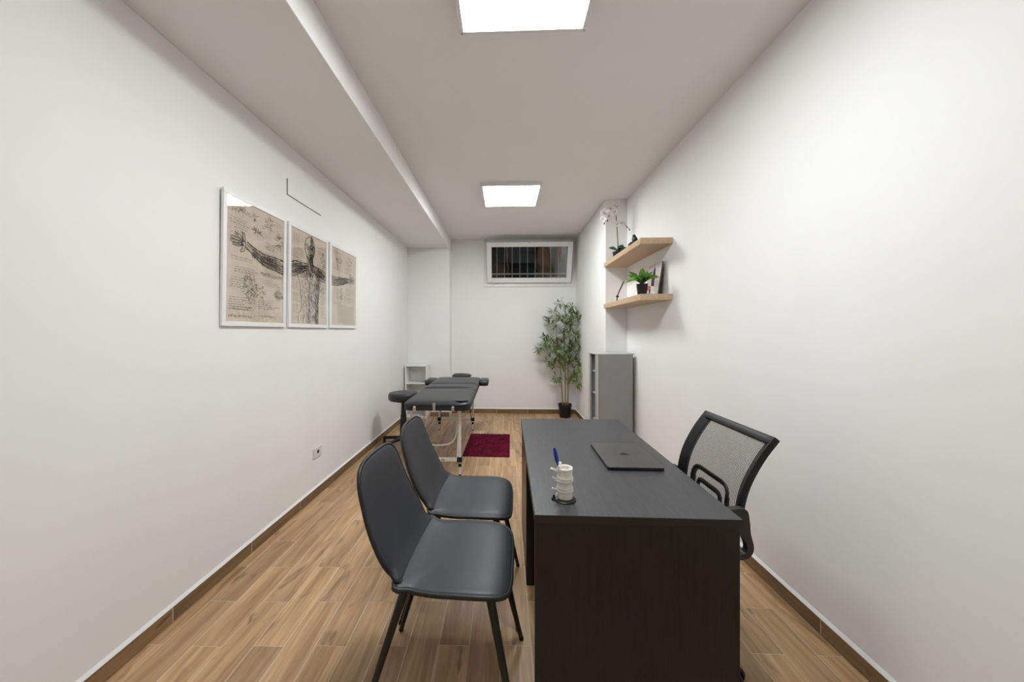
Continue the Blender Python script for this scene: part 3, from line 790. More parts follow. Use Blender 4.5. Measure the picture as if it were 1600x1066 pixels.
# drawer pedestal at the far end
PY0 = 1.914 - (DY0 + DY1) / 2
ped = MB().box((-hx_ + 0.006, PY0, 0.004), (hx_ - 0.022, hy_ - 0.004, DZ - 0.026)).build('pedestal', 'desk_wood', desk, bevel=0.001, seg=1)
for k in range(3):
    z0 = 0.06 + k * 0.215
    dr = MB().box((hx_ - 0.0225, PY0 + 0.006, z0), (hx_ - 0.006, hy_ - 0.010, z0 + 0.205)).build('drawer', 'desk_wood', ped, bevel=0.0015, seg=1)

# laptop, closed
lap = thing('laptop', 'closed dark grey laptop lying on the desk', 'laptop', (0.588, 1.785, DZ), math.radians(-0.6))
lx, ly = 0.125, 0.172
MB().prism(subdivide_closed(rrect(lx, ly, 0.012), 0.2), 0.0085, 'z', 0.0025).build('base', 'laptop_side', lap, bevel=0.002)
lid = MB().prism(subdivide_closed(rrect(lx, ly, 0.012), 0.2), 0.0045, 'z', 0.0118).build('lid', 'laptop_shell', lap, bevel=0.0012, seg=1)
for sx in (-1, 1):
    for sy in (-1, 1):
        MB().lathe([(0.007, 0), (0.008, 0.0026)], 10).build('foot', 'rubber_black', lap, loc=(sx * 0.1, sy * 0.145, 0))
# fruit-shaped mark on the lid: a body with a bite, and a leaf; its top points to the wall side
ap = [(0.0, 0.72), (0.16, 0.80), (0.36, 0.86), (0.58, 0.80), (0.74, 0.66)]
bite = [(0.60, 0.50), (0.52, 0.30), (0.55, 0.08), (0.66, -0.08), (0.80, -0.16)]
ap += bite + [(0.74, -0.40), (0.60, -0.68), (0.42, -0.90), (0.26, -0.95), (0.0, -0.86), (-0.26, -0.95), (-0.42, -0.90), (-0.60, -0.68), (-0.76, -0.36), (-0.82, 0.0), (-0.78, 0.38), (-0.64, 0.70), (-0.42, 0.85), (-0.18, 0.80)]
leaf = [(0.0, 0.92), (0.02, 1.14), (0.16, 1.32), (0.34, 1.40), (0.34, 1.20), (0.22, 1.02)]
MK = Matrix(((0, 1, 0, 0), (-1, 0, 0, 0), (0, 0, 1, 0), (0, 0, 0, 1)))
mk = MB()
mk.prism([(a * 0.020, b * 0.022) for a, b in ap], 0.0004, 'z', 0.0163, M=MK)
mk.prism([(a * 0.020, b * 0.022) for a, b in leaf], 0.0004, 'z', 0.0163, M=MK)
part_label(mk.build('lid_mark', 'laptop_mark', lid), 'dark fruit-shaped mark with a bite and a leaf')

# vertebra-shaped pen pot on its black base, and the pen
cup = thing('pen_holder', 'cream pen pot shaped like a stack of vertebrae', 'pen holder', (0.222, 1.330, DZ + 0.0075))
R0 = 0.0285
prof = [(0.0, 0.0), (R0 * .93, 0.0), (R0 * 1.0, 0.003), (R0 * .96, 0.012), (R0 * .95, 0.020), (R0 * 1.0, 0.026), (R0 * 1.10, 0.029), (R0 * 1.08, 0.032), (R0 * .99, 0.034),
        (R0 * 1.09, 0.037), (R0 * 1.06, 0.041), (R0 * .96, 0.048), (R0 * .95, 0.055), (R0 * 1.0, 0.061), (R0 * 1.12, 0.064), (R0 * 1.08, 0.068), (R0 * .99, 0.070), (R0 * 1.10, 0.074), (R0 * 1.06, 0.078),
        (R0 * .95, 0.085), (R0 * .93, 0.095), (R0 * .97, 0.104), (R0 * 1.0, 0.109), (R0 * .98, 0.112), (R0 * .84, 0.112), (R0 * .80, 0.108), (R0 * .80, 0.02), (0.0, 0.02)]
body = MB().lathe(prof, 30).build('body', 'ceramic_cream', cup, smooth=True)
def process(pts, rads):
    return MB().tube(catmull(pts, 4), [rads[min(len(rads) - 1, int(i / 4))] + (0 if i % 4 == 0 else (rads[min(len(rads) - 1, i // 4 + 1)] - rads[i // 4]) * (i % 4) / 4) for i in range(4 * (len(pts) - 1) + 1)], 10)
for z, ln, up in ((0.100, 0.026, 0.002), (0.066, 0.020, 0.003), (0.030, 0.022, -0.001)):
    m = process([(-0.022, 0.0, z), (-0.032, 0.001, z - 0.003), (-0.022 - ln * .75, 0.0, z + up), (-0.022 - ln, 0.0, z + up + 0.003)], [0.010, 0.0065, 0.0052, 0.0048])
    m.ball((-0.022 - ln, 0.0, z + up + 0.003), 0.0056)
    m.build('process', 'ceramic_cream', cup, smooth=True)
for sx, sy, z in ((-0.012, 0.024, 0.108), (-0.020, -0.012, 0.110)):
    m = process([(sx, sy, z - 0.012), (sx * 1.1, sy * 1.08, z), (sx * 1.1, sy * 1.1, z + 0.008)], [0.008, 0.0065, 0.005])
    m.ball((sx * 1.1, sy * 1.1, z + 0.009), 0.0056); m.build('process', 'ceramic_cream', cup, smooth=True)
for sx, sy, z in ((-0.016, -0.026, 0.018),):
    process([(-0.024, -0.004, z), (-0.031, -0.006, z - 0.006), (-0.033, -0.006, z - 0.012)], [0.006, 0.005, 0.004]).build('process', 'ceramic_cream', cup, smooth=True)
base = thing('coaster', 'black ring-shaped coaster under the cream pen pot', 'coaster', (0.222, 1.330, DZ))
MB().lathe([(0.0, 0), (0.038, 0), (0.0405, 0.002), (0.0405, 0.004), (0.037, 0.0062), (0.033, 0.0062), (0.031, 0.0072), (0.0, 0.0072)], 36).build('disc', 'mat_black', base, smooth='auto')
m = MB(); m.tube([(-0.034, -0.004, 0.004), (-0.044, -0.002, 0.004), (-0.048, 0.0, 0.004)], [0.0045, 0.0045, 0.004], 8)
m.ball((-0.039, 0.004, 0.010), (0.005, 0.005, 0.006)); m.build('tab', 'mat_black', base, smooth=True)
pen = thing('pen', 'blue capped pen standing in the cream pen pot', 'pen', (0.216, 1.330, DZ + 0.030))
ax = Vector((-0.20, 0.02, 1.0)).normalized()
Q = Vector((0, 0, 1)).rotation_difference(ax).to_matrix().to_4x4()
MB().lathe([(0.0, 0.0), (0.0025, 0.004), (0.0032, 0.010), (0.0032, 0.110), (0.0, 0.111)], 10, M=Q).build('barrel', 'pen_blue', pen, smooth='auto')
cp = MB().lathe([(0.0036, 0.106), (0.0062, 0.112), (0.0074, 0.125), (0.0068, 0.145), (0.0050, 0.158), (0.0025, 0.163), (0.0, 0.1635)], 12, M=Q)
cp.box((-0.0015, -0.0098, 0.118), (0.0015, -0.0060, 0.156), Q)
cp.build('cap', 'pen_blue', pen, smooth='auto')

# ------------------------------------------------------------------ office chair
oc = thing('office_chair', 'black office chair with a see-through mesh back behind the desk', 'chair', (0.70, 1.605, 0))
ox, oy = 0.70, 1.605
cprof, CL = profile_fn([(1.021 - ox, 0.958), (0.978 - ox, 0.902), (0.940 - ox, 0.840), (0.908 - ox, 0.772), (0.890 - ox, 0.705), (0.884 - ox, 0.655), (0.885 - ox, 0.632)])
def cpt(y, s, off=0.0):
    p, t = cprof(s); n = Vector((-t.z, 0, t.x))          # towards the back
    if n.x < 0: n = -n
    return Vector((p.x, y, p.z)) + n * off
YH = 0.232
frm = MB()
path = []
for s in [CL * (1 - i / 16) for i in range(17)]: path.append(cpt(-YH + 0.018 * 0, s))
path2 = [cpt(YH, s) for s in [CL * i / 16 for i in range(17)]]
def frame_loop(mb):
    # rail cross-section swept by hand so that its faces stay square to the back
    ss = [CL * (1 - i / 14) for i in range(15)]
    secs = []
    def sec(y_in, y_out, s):
        return [cpt(y_in, s, 0.004), cpt(y_out, s, -0.017), cpt(y_out, s, 0.012), cpt(y_in, s, 0.016)]   # turned a little towards the sitter
    for sgn in (-1, 1):
        vs = []; fs = []
        for i, s in enumerate(ss):
            w = 0.044
            vs += sec(sgn * (YH - w), sgn * YH, s)
        for i in range(len(ss) - 1):
            for j in range(4): fs.append((i * 4 + j, i * 4 + (j + 1) % 4, (i + 1) * 4 + (j + 1) % 4, (i + 1) * 4 + j))
        fs += [(3, 2, 1, 0), tuple((len(ss) - 1) * 4 + j for j in range(4))]
        yield sgn, vs, fs
for sgn, vs, fs in frame_loop(frm):
    MB().add(vs, fs).build('side_rail', 'plastic_black', oc, bevel=0.005, smooth='auto')
def rail(s0, s1, off0=-0.014, off1=0.015):
    vs = []; fs = []
    ys = [-YH + 0.004 + (2 * YH - 0.008) * i / 12 for i in range(13)]
    for y in ys: vs += [cpt(y, s0, off0), cpt(y, s1, off0), cpt(y, s1, off1), cpt(y, s0, off1)]
    for i in range(12):
        for j in range(4): fs.append((i * 4 + j, i * 4 + (j + 1) % 4, (i + 1) * 4 + (j + 1) % 4, (i + 1) * 4 + j))
    fs += [(3, 2, 1, 0), tuple(48 + j for j in range(4))]
    return MB().add(vs, fs)
rail(0.0, 0.034).build('top_rail', 'plastic_black', oc, bevel=0.006, smooth='auto')
rail(CL - 0.022, CL).build('bottom_rail', 'plastic_black', oc, bevel=0.006, smooth='auto')
sheet = MB(); NS, NY = 24, 14; vs = []; fs = []
for i in range(NS + 1):
    for j in range(NY + 1):
        y = (-YH + 0.038) + (2 * YH - 0.076) * j / NY
        vs.append(cpt(y, 0.025 + (CL - 0.04) * i / NS, 0.006))
for i in range(NS):
    for j in range(NY): fs.append((i * (NY + 1) + j, i * (NY + 1) + j + 1, (i + 1) * (NY + 1) + j + 1, (i + 1) * (NY + 1) + j))
sheet.add(vs, fs); part_label(sheet.build('back_mesh', 'mesh_fabric', oc, smooth=True), 'see-through black mesh fabric')
def lumbar(y0, y1, s_top, s_bot, w):
    pts = []
    r = min(0.045, (s_bot - s_top) * 0.6)
    for s in (s_bot, (s_bot + s_top) / 2, s_top + r): pts.append((y0, s))
    for a in (0.5, 1.0): pts.append((y0 + r * (1 - math.cos(a * PI / 2)), s_top + r * (1 - math.sin(a * PI / 2))))
    pts.append(((y0 + y1) / 2, s_top))
    for a in (1.0, 0.5): pts.append((y1 - r * (1 - math.cos(a * PI / 2)), s_top + r * (1 - math.sin(a * PI / 2))))
    for s in (s_top + r, (s_bot + s_top) / 2, s_bot): pts.append((y1, s))
    p3 = [cpt(y, s, 0.010) for y, s in pts]
    return MB().tube(catmull(p3, 3), [(0.007, w)] * (3 * (len(p3) - 1) + 1), 8, flat=(1, 0, 0))
lumbar(-0.128, 0.132, 0.258, CL - 0.006, 0.0125).build('lumbar_bar', 'plastic_black', oc, smooth='auto')
lumbar(-0.085, 0.085, 0.308, CL - 0.006, 0.0115).build('lumbar_bar', 'plastic_black', oc, smooth='auto')
# seat, lift, base
def flat_surf(z):
    return lambda p, q: ((p, q, z), (0, 0, 1))
MB().pad(subdivide_closed(rrect(0.235, 0.235, 0.07), 0.06), flat_surf(0.465), 0.042, 0.035, pw=8).build('seat', 'fabric_black', oc, smooth=True, loc=(-0.03, 0, 0))
MB().box((-0.10, -0.08, 0.385), (0.10, 0.08, 0.431)).build('tilt_mechanism', 'plastic_black', oc, bevel=0.01)
MB().tube([(0.05, 0, 0.41), (0.16, 0, 0.42), (0.200, 0, 0.47), (0.186, 0, 0.642)], [(0.012, 0.03)] * 4, 8, flat=(0, 0, 1)).build('back_bracket', 'plastic_black', oc, smooth='auto')
MB().lathe([(0.0, 0.06), (0.03, 0.06), (0.03, 0.2), (0.02, 0.205), (0.02, 0.386)], 16).build('gas_lift', 'plastic_black', oc, smooth='auto')
for k in range(5):
    a = 2 * PI * k / 5 + 0.5; d = Vector((math.cos(a), math.sin(a), 0))
    lg = MB().tube([d * 0.02 + Vector((0, 0, 0.095)), d * 0.15 + Vector((0, 0, 0.09)), d * 0.27 + Vector((0, 0, 0.066))], [0.024, 0.019, 0.014], 8).build('base_leg', 'plastic_black', oc, smooth='auto')
    cs = MB()
    for s in (-1, 1):
        sd = Vector((-d.y, d.x, 0)) * s
        cs.tube([d * 0.27 + sd * 0.008 + Vector((0, 0, 0.026)), d * 0.27 + sd * 0.024 + Vector((0, 0, 0.026))], 0.026, 14)
    cs.tube([d * 0.27 + Vector((0, 0, 0.03)), d * 0.27 + Vector((0, 0, 0.066))], 0.007, 8)
    cs.build('caster', 'plastic_black', lg, smooth='auto')
# arm loops
for sgn in (-1, 1):
    ya = sgn * 0.256; dz = -0.032 if sgn > 0 else 0.0
    outer = catmull([(a, b, 0) for a, b in ((0.600, 0.690), (0.700, 0.698), (0.800, 0.706), (0.855, 0.713), (0.884, 0.706), (0.893, 0.665), (0.897, 0.620), (0.907, 0.580), (0.904, 0.553), (0.888, 0.534), (0.862, 0.526), (0.832, 0.530), (0.795, 0.552), (0.760, 0.600), (0.700, 0.650), (0.615, 0.668))], 6, closed=True)
    hc = Vector((0.846, 0.590, 0))
    inner = catmull([(a, b, 0) for a, b in ((0.836, 0.642), (0.858, 0.622), (0.878, 0.592), (0.884, 0.566), (0.874, 0.549), (0.852, 0.546), (0.830, 0.556), (0.812, 0.585), (0.812, 0.622))], 8, closed=True)
    k = len(outer)
    def nearest(p):
        an = math.atan2(p.y - hc.y, p.x - hc.x)
        return min(inner, key=lambda q: abs(((math.atan2(q.y - hc.y, q.x - hc.x) - an + PI) % (2 * PI)) - PI))
    inn = [nearest(p) for p in outer]
    vs = []
    for dy in (-0.013, 0.013):
        vs += [(p.x - ox, ya + dy, p.y + dz) for p in outer] + [(p.x - ox, ya + dy, p.y + dz) for p in inn]
    fs = []
    for a in range(k):
        b = (a + 1) % k
        fs += [(a, b, k + b, k + a), (2 * k + b, 2 * k + a, 3 * k + a, 3 * k + b), (b, a, 2 * k + a, 2 * k + b), (k + a, k + b, 3 * k + b, 3 * k + a)]
    arm_mb = MB().add(vs, fs)
    ao = arm_mb.build('armrest', 'plastic_grey', oc, smooth='auto')
    bmx = bmesh.new(); bmx.from_mesh(ao.data); bmesh.ops.remove_doubles(bmx, verts=bmx.verts, dist=1e-5); bmx.to_mesh(ao.data); bmx.free()
    bv = ao.modifiers.new('round', 'BEVEL'); bv.width = 0.005; bv.segments = 2; bv.limit_method = 'ANGLE'; bv.angle_limit = 0.9
    MB().tube([(0.845 - ox, ya, 0.535), (0.80 - ox, sgn * 0.235, 0.48), (0.78 - ox, sgn * 0.15, 0.425), (0.74 - ox, sgn * 0.07, 0.415)], [(0.010, 0.022)] * 4, 8, flat=(1, 0, 0)).build('arm_bracket', 'plastic_black', oc, smooth='auto')

# ------------------------------------------------------------------ massage table
TX, TY0, TY1 = -0.632, 3.22, 5.07
TW = 0.308
mt = thing('massage_table', 'folding massage table with black vinyl top and cream metal legs', 'massage table', (TX, (TY0 + TY1) / 2, 0), math.radians(0.55))
tyc = (TY0 + TY1) / 2
secs = [(TY0, 4.055), (4.060, 4.378), (4.383, TY1)]
for i, (a, b) in enumerate(secs):
    r = 0.075
    hy2 = (b - a) / 2
    ol = []
    cr = {0: (0.012, 0.012, r, r), 1: (0.012,) * 4, 2: (r, r, 0.012, 0.012)}[i]
    for (sx, sy, a0), rr in zip(((1, 1, 0), (-1, 1, 90), (-1, -1, 180), (1, -1, 270)), cr):
        for k in range(6):
            an = math.radians(a0 + 18 * k)
            ol.append((sx * (TW - rr) + rr * math.cos(an), sy * (hy2 - rr) + rr * math.sin(an)))
    ol = subdivide_closed(ol, 0.05)
    cu = MB().pad(ol, flat_surf(0.690), 0.037, 0.006, pw=8, rings=(0.4, 0.7, 0.82, 0.90, 0.95, 0.98, 0.994, 1.0)).build('cushion', 'vinyl_black', mt, smooth=True, loc=(0, (a + b) / 2 - tyc, 0))
    # frame below, with the same corners
    MB().prism([(x * 0.995, y * 0.995) for x, y in ol], 0.044, 'z', 0.643).build('frame_skirt', 'table_frame_black', mt, loc=(0, (a + b) / 2 - tyc, 0), smooth='auto')
    if i == 0:   # corner patch
        MB().pad([(0.062 * math.cos(t) , 0.075 * math.sin(t)) for t in [2 * PI * k / 18 for k in range(18)]], flat_surf(0.7265), 0.0022, 0.001).build('corner_patch', 'vinyl_black', mt, smooth=True, loc=(0.225, a + 0.10 - tyc, 0))
# clasp and bracket knobs at the near end
y_e = TY0 - tyc
cl = MB(); cl.box((-0.014, -0.012, 0.662), (0.014, 0.002, 0.712)); cl.prism([(-0.014, 0.662), (0.014, 0.662), (0.006, 0.638), (-0.006, 0.638)], 0.012, 'y', -0.012)
cl.build('clasp', 'chrome', mt, bevel=0.003, loc=(-0.015, y_e - 0.001, 0))
for dx in (-0.195, 0.155):
    MB().box((-0.014, -0.010, 0.640), (0.014, 0.002, 0.672)).ball((0, -0.006, 0.672), (0.014, 0.006, 0.014)).build('bracket', 'chrome', mt, smooth='auto', loc=(dx, y_e - 0.001, 0))
def table_leg(x, y, lean_in, near):
    """square upper tube, black clamp, thin lower tube, foot"""
    sy = 1 if near else -1
    lg = MB().box((-0.0125, -0.0125, 0.170), (0.0125, 0.0125, 0.645)).build('leg', 'alu_cream', mt, bevel=0.004, loc=(x, y, 0))
    MB().box((-0.026, -0.018, 0.126), (0.022, 0.018, 0.174)).build('clamp', 'plastic_black', lg, bevel=0.004)
    MB().tube([(0, 0, 0.112), (0, 0, 0.128)], 0.0125, 10).build('collar', 'alu_cream', lg, smooth='auto')
    MB().tube([(0, 0, 0.083), (0, 0, 0.114)], 0.0155, 12).build('lock_ring', 'plastic_black', lg, smooth='auto')
    MB().tube([(0, 0, 0.010), (0, 0, 0.085)], 0.0095, 10).build('lower_tube', 'alu_cream', lg, smooth='auto')
    MB().lathe([(0.0, 0), (0.013, 0), (0.012, 0.010), (0.0, 0.011)], 12).build('foot', 'rubber_black', lg, smooth='auto')
for y, near in ((3.37, True), (4.925, False)):
    yl = y - tyc
    for x in (-0.432 - TX, -0.895 - TX): table_leg(x, yl, 0, near)
    bar = MB().box((-0.895 - TX + 0.02, yl - 0.009, 0.131), (-0.432 - TX - 0.02, yl + 0.009, 0.166)).build('cross_bar', 'alu_cream', mt, bevel=0.003)
    sgn = 1 if near else -1
    for x in (-0.445 - TX, -0.882 - TX):
        MB().tube([(x - 0.012 * (1 if x > 0 else -1), yl + 0.004, 0.165), (x - 0.03 * (1 if x > 0 else -1), yl + sgn * 0.30, 0.652)], (0.0065 if near else 0.005), 8).build('brace', 'alu_cream' if near else 'table_frame_black', mt, smooth='auto')
    if near:
        M = Matrix.Translation((-0.607 - TX, yl - 0.0098, 0.138)) @ Matrix.Rotation(PI / 2, 4, 'X')
        text_mesh('bar_lettering', 'ke', 0.036, 'table_frame_black', bar, M)
# steel cables below the top
for dx in (-0.19, 0.155):
    MB().tube([(dx, y_e + 0.03, 0.645), (dx + 0.045, y_e + 0.45, 0.42), (dx * 0.9, 0.0, 0.40), (dx, 0.85, 0.63)], 0.0016, 5).build('cable', 'chrome', mt, smooth='auto')
# hanging cream strap and folding strut
MB().tube(catmull([(-0.30, -0.35, 0.30), (-0.20, -0.62, 0.265), (-0.03, -0.70, 0.258), (0.11, -0.72, 0.29), (0.165, -0.74, 0.40), (0.178, -0.76, 0.60)], 5), 0.0075, 8).build('hanging_strap', 'strap_cream', mt, smooth='auto')
MB().tube([(-0.10, -0.50, 0.645), (-0.19, -0.58, 0.36)], 0.009, 8).build('strut', 'alu_cream', mt, smooth='auto')
MB().tube([(-0.02, -0.40, 0.645), (-0.13, -0.56, 0.42)], 0.004, 8).build('strut', 'chrome', mt, smooth='auto')
# arm bolsters and face rest
for sgn, x0 in ((1, 0.315), (-1, -0.315)):
    ol = [(p, q) for p, q in subdivide_closed(rrect(0.062, 0.16, 0.03), 0.04)]
    ar = MB().pad(ol, flat_surf(0.680), 0.042, 0.040, pw=9).build('arm_bolster', 'vinyl_black', mt, smooth=True, loc=(x0 + sgn * 0.045, 4.84 - tyc, 0))
    MB().tube([(x0 - sgn * 0.02, 4.80 - tyc, 0.655), (x0 + sgn * 0.04, 4.80 - tyc, 0.655)], 0.007, 8).build('bolster_rod', 'chrome', mt, smooth='auto')
cush = []
for i in range(21):
    a = math.radians(-120 + 300 * i / 20 - 30)
    cush.append((math.cos(a) * 0.110, 1.12 + math.sin(a) * 0.09, 0.712))
MB().tube(cush, [(0.024, 0.044)] * 21, 12, flat=(0, 0, 1)).build('face_rest', 'vinyl_black', mt, smooth=True)
for dx in (-0.07, 0.07):
    MB().tube([(dx, 0.86, 0.665), (dx, 1.12, 0.690)], 0.008, 8).build('face_rest_rod', 'chrome', mt, smooth='auto')

# ------------------------------------------------------------------ stool
st = thing('therapist_stool', 'black padded stool standing between the wall and the massage table', 'stool', (-1.215, 4.25, 0))
MB().pad([(0.180 * math.cos(t), 0.175 * math.sin(t)) for t in [2 * PI * k / 32 for k in range(32)]], flat_surf(0.585), 0.050, 0.048, pw=18).build('seat', 'vinyl_black', st, smooth=True)
MB().lathe([(0.0, 0.535), (0.10, 0.535), (0.10, 0.525), (0.03, 0.515), (0.0, 0.515)], 20).build('seat_plate', 'plastic_black', st, smooth='auto')
MB().lathe([(0.046, 0.07), (0.042, 0.20), (0.034, 0.36), (0.030, 0.365), (0.024, 0.52)], 16).build('column', 'plastic_black', st, smooth='auto')
for k in range(5):
    a = math.radians(165 + 72 * k); d = Vector((math.cos(a), math.sin(a), 0))
    lg = MB().tube([d * 0.02 + Vector((0, 0, 0.088)), d * 0.14 + Vector((0, 0, 0.080)), d * 0.270 + Vector((0, 0, 0.066))], [(0.022, 0.026), (0.020, 0.024), (0.017, 0.020)], 8, flat=(0, 0, 1)).build('base_leg', 'plastic_black', st, smooth='auto')
    MB().lathe([(0.0, 0), (0.016, 0), (0.016, 0.02), (0.012, 0.06), (0.0, 0.062)], 12).build('foot', 'plastic_black', lg, smooth='auto', loc=tuple(d * 0.262))

# ------------------------------------------------------------------ white cubby shelf
cb = thing('cubby_shelf', 'small white open shelf unit standing against the corner column', 'shelf unit', (-1.365, 5.565, 0))
w, dpt, h, th = 0.172, 0.118, 0.845, 0.022
for s in (-1, 1):
    a, b = sorted((s * w, s * (w - th)))
    MB().box((a, -dpt, 0.0), (b, dpt, h - th)).build('side', 'melamine_white', cb, bevel=0.001, seg=1)
MB().box((-w, -dpt, h - th), (w, dpt, h)).build('top', 'melamine_white', cb, bevel=0.001, seg=1)
for z in (0.035, 0.292, 0.552): MB().box((-w + th, -dpt + 0.002, z), (w - th, dpt - 0.006, z + 0.018)).build('shelf', 'melamine_white', cb, bevel=0.001, seg=1)
MB().box((-w + th, dpt - 0.006, 0.0), (w - th, dpt, h - th)).build('back', 'melamine_white', cb)
MB().box((-w + th, -dpt + 0.02, 0.0), (w - th, -dpt + 0.034, 0.035)).build('plinth', 'melamine_white', cb)

# ------------------------------------------------------------------ rug
rug = thing('rug', 'small burgundy plush rug lying beside the massage table', 'rug', (-0.197, 4.300, 0), math.radians(-1.0))
MB().prism(subdivide_closed(rrect(0.258, 0.424, 0.012), 0.1), 0.006, 'z', 0.0002).build('backing', 'rug_pile', rug)
random.seed(9)
pile = MB()
for i in range(5200):
    px_, py_ = random.uniform(-0.258, 0.258), random.uniform(-0.424, 0.424)
    a = random.uniform(0, 2 * PI); lean = 0.006 + 0.004 * math.sin(px_ * 17) * math.sin(py_ * 13); hgt = random.uniform(0.012, 0.017)
    b = 0.0055; tx, ty = px_ + math.cos(a) * lean, py_ + math.sin(a) * lean
    c_, s_ = math.cos(a + 1.5), math.sin(a + 1.5)
    pile.add([(px_ + c_ * b, py_ + s_ * b, 0.005), (px_ - c_ * b, py_ - s_ * b, 0.005), (px_ - s_ * b, py_ + c_ * b, 0.005), (tx, ty, hgt)], [(0, 1, 3), (1, 2, 3), (2, 0, 3)])
pl = pile.build('pile', 'rug_pile', rug, smooth=True); pl['kind'] = 'stuff'

# ------------------------------------------------------------------ grey cabinet
CW, CD, CH = 0.382, 0.292, 1.124
cab = thing('cabinet', 'grey storage cabinet with an open roller front beside the right wall', 'cabinet', (1.008, 3.885, 0), math.radians(6.0))
t2 = 0.018
MB().box((0, 0, 0.0), (CW, t2, CH - 0.012)).build('side', 'cabinet_grey', cab, bevel=0.0015, seg=1)
MB().box((0.012, CD - t2, 0.0), (CW, CD, CH - 0.012)).build('side', 'cabinet_grey', cab, bevel=0.0015, seg=1)
MB().box((CW - 0.008, t2, 0.0), (CW, CD - t2, CH - 0.012)).build('back', 'cabinet_grey', cab)
MB().box((-0.012, -0.006, CH - 0.012), (CW + 0.010, CD + 0.004, CH)).build('top', 'cabinet_top', cab, bevel=0.001, seg=1)
for z in (0.04, 0.36, 0.66, 0.905): MB().box((0.03, t2, z), (CW - 0.008, CD - t2, z + 0.018)).build('shelf', 'cabinet_pale', cab, bevel=0.001, seg=1)
for a, b in ((0.0, 0.020), (CD - 0.045, CD)): MB().box((-0.010, a, 0.0), (0.012, b, CH - 0.012)).build('front_stile', 'cabinet_pale', cab, bevel=0.002, seg=1)
door = MB().box((-0.004, 0.020, 0.02), (0.010, 0.084, CH - 0.014)).build('roller_door', 'cabinet_pale', cab)
for k in range(3): MB().box((-0.009, 0.024 + k * 0.0205, 0.02), (-0.004, 0.040 + k * 0.0205, CH - 0.016)).build('slat', 'cabinet_pale' if k % 2 else 'cabinet_grey', door, bevel=0.001, seg=1)

# ------------------------------------------------------------------ wall shelves
def wall_shelf(label, z0, z1):
    s = thing('wall_shelf', label, 'shelf', (XR, YP, z0), 0.0, 'oak wall shelves')
    MB().box((-0.268, -1.132, 0.0), (0.0, 0.0, z1 - z0)).build('board', 'shelf_oak', s, bevel=0.0015, seg=1)
    MB().box((-0.2684, -1.1324, 0.0005), (-0.0005, -1.131, z1 - z0 - 0.0005)).build('end_band', 'shelf_oak', s)
    return s
wall_shelf('oak floating shelf carrying the orchid, upper of the two', 2.110, 2.162)
wall_shelf('oak floating shelf carrying the leafy plant, lower of the two', 1.631, 1.683)
ZU, ZL = 2.162, 1.683

# ------------------------------------------------------------------ plants
def leaf_mesh(mb, base, tip, width, bend, up=(0, 0, 1), n=5, fold=0.25, peak=0.4, mi=0):
    """pointed leaf from base to tip, sagging by bend, folded along the midrib"""
    b = Vector(base); t = Vector(tip); d = t - b; L = d.length; dn = d.normalized()
    s = dn.cross(Vector(up))
    if s.length < 1e-4: s = dn.cross(Vector((1, 0, 0)))
    s.normalize(); u = s.cross(dn)
    vs = []; fs = []
    for i in range(n + 1):
        q = i / n
        w = width * (math.sin(PI * min(1, q / (2 * peak)) ) if q < peak else math.cos((q - peak) / (1 - peak) * PI / 2)) if 0 < q < 1 else 0.02 * width
        c = b + d * q + u * (bend * math.sin(PI * q) )
        vs += [c + s * w * .5 + u * w * fold * .5, c, c - s * w * .5 + u * w * fold * .5]
    for i in range(n):
        fs += [(3 * i, 3 * i + 1, 3 * i + 4, 3 * i + 3), (3 * i + 1, 3 * i + 2, 3 * i + 5, 3 * i + 4)]
    mb.add(vs, fs, mi)

BX, BY = 0.960, 5.735
bam = thing('bamboo_plant', 'tall artificial bamboo plant in a black pot in the far corner', 'plant', (BX, BY, 0))
MB().lathe([(0.0, 0.0), (0.082, 0.0), (0.086, 0.006), (0.098, 0.165), (0.099, 0.168), (0.106, 0.170), (0.108, 0.210), (0.103, 0.212), (0.099, 0.205), (0.097, 0.17), (0.0, 0.17)], 28).build('pot', 'pot_black', bam, smooth='auto')
MB().lathe([(0.0, 0.181), (0.05, 0.180), (0.0965, 0.176), (0.0965, 0.172), (0.0, 0.172)], 20).build('soil', 'soil', bam, smooth='auto')
def ub(cx_, cy_):   # sketch units of the plant's elevation -> metres from the pot
    u = 825 + cx_ / 5.611; v = 465 + cy_ / 5.611
    return (u - 788.6) * 0.010260 - BX, 1.36 - (v - 518.54) * 0.010230
canes = [[(300, 940), (293, 800), (282, 620), (262, 430), (240, 240), (250, 100)],
         [(325, 940), (326, 760), (322, 560), (315, 380), (318, 230), (325, 110)],
         [(348, 940), (351, 760), (352, 560), (360, 400), (372, 250), (392, 90)]]
for k, cn in enumerate(canes):
    pts = [(ub(a, b)[0], [-.015, .0, .02][k] + 0.02 * math.sin(i), max(0.175, ub(a, b)[1])) for i, (a, b) in enumerate(cn)]
    sm = catmull(pts, 5); nn_ = len(sm)
    MB().tube(sm, [0.0105 * (1 - 0.7 * i / (nn_ - 1)) for i in range(nn_)], 8).build('cane', 'bamboo_cane', bam, smooth='auto')
random.seed(21)
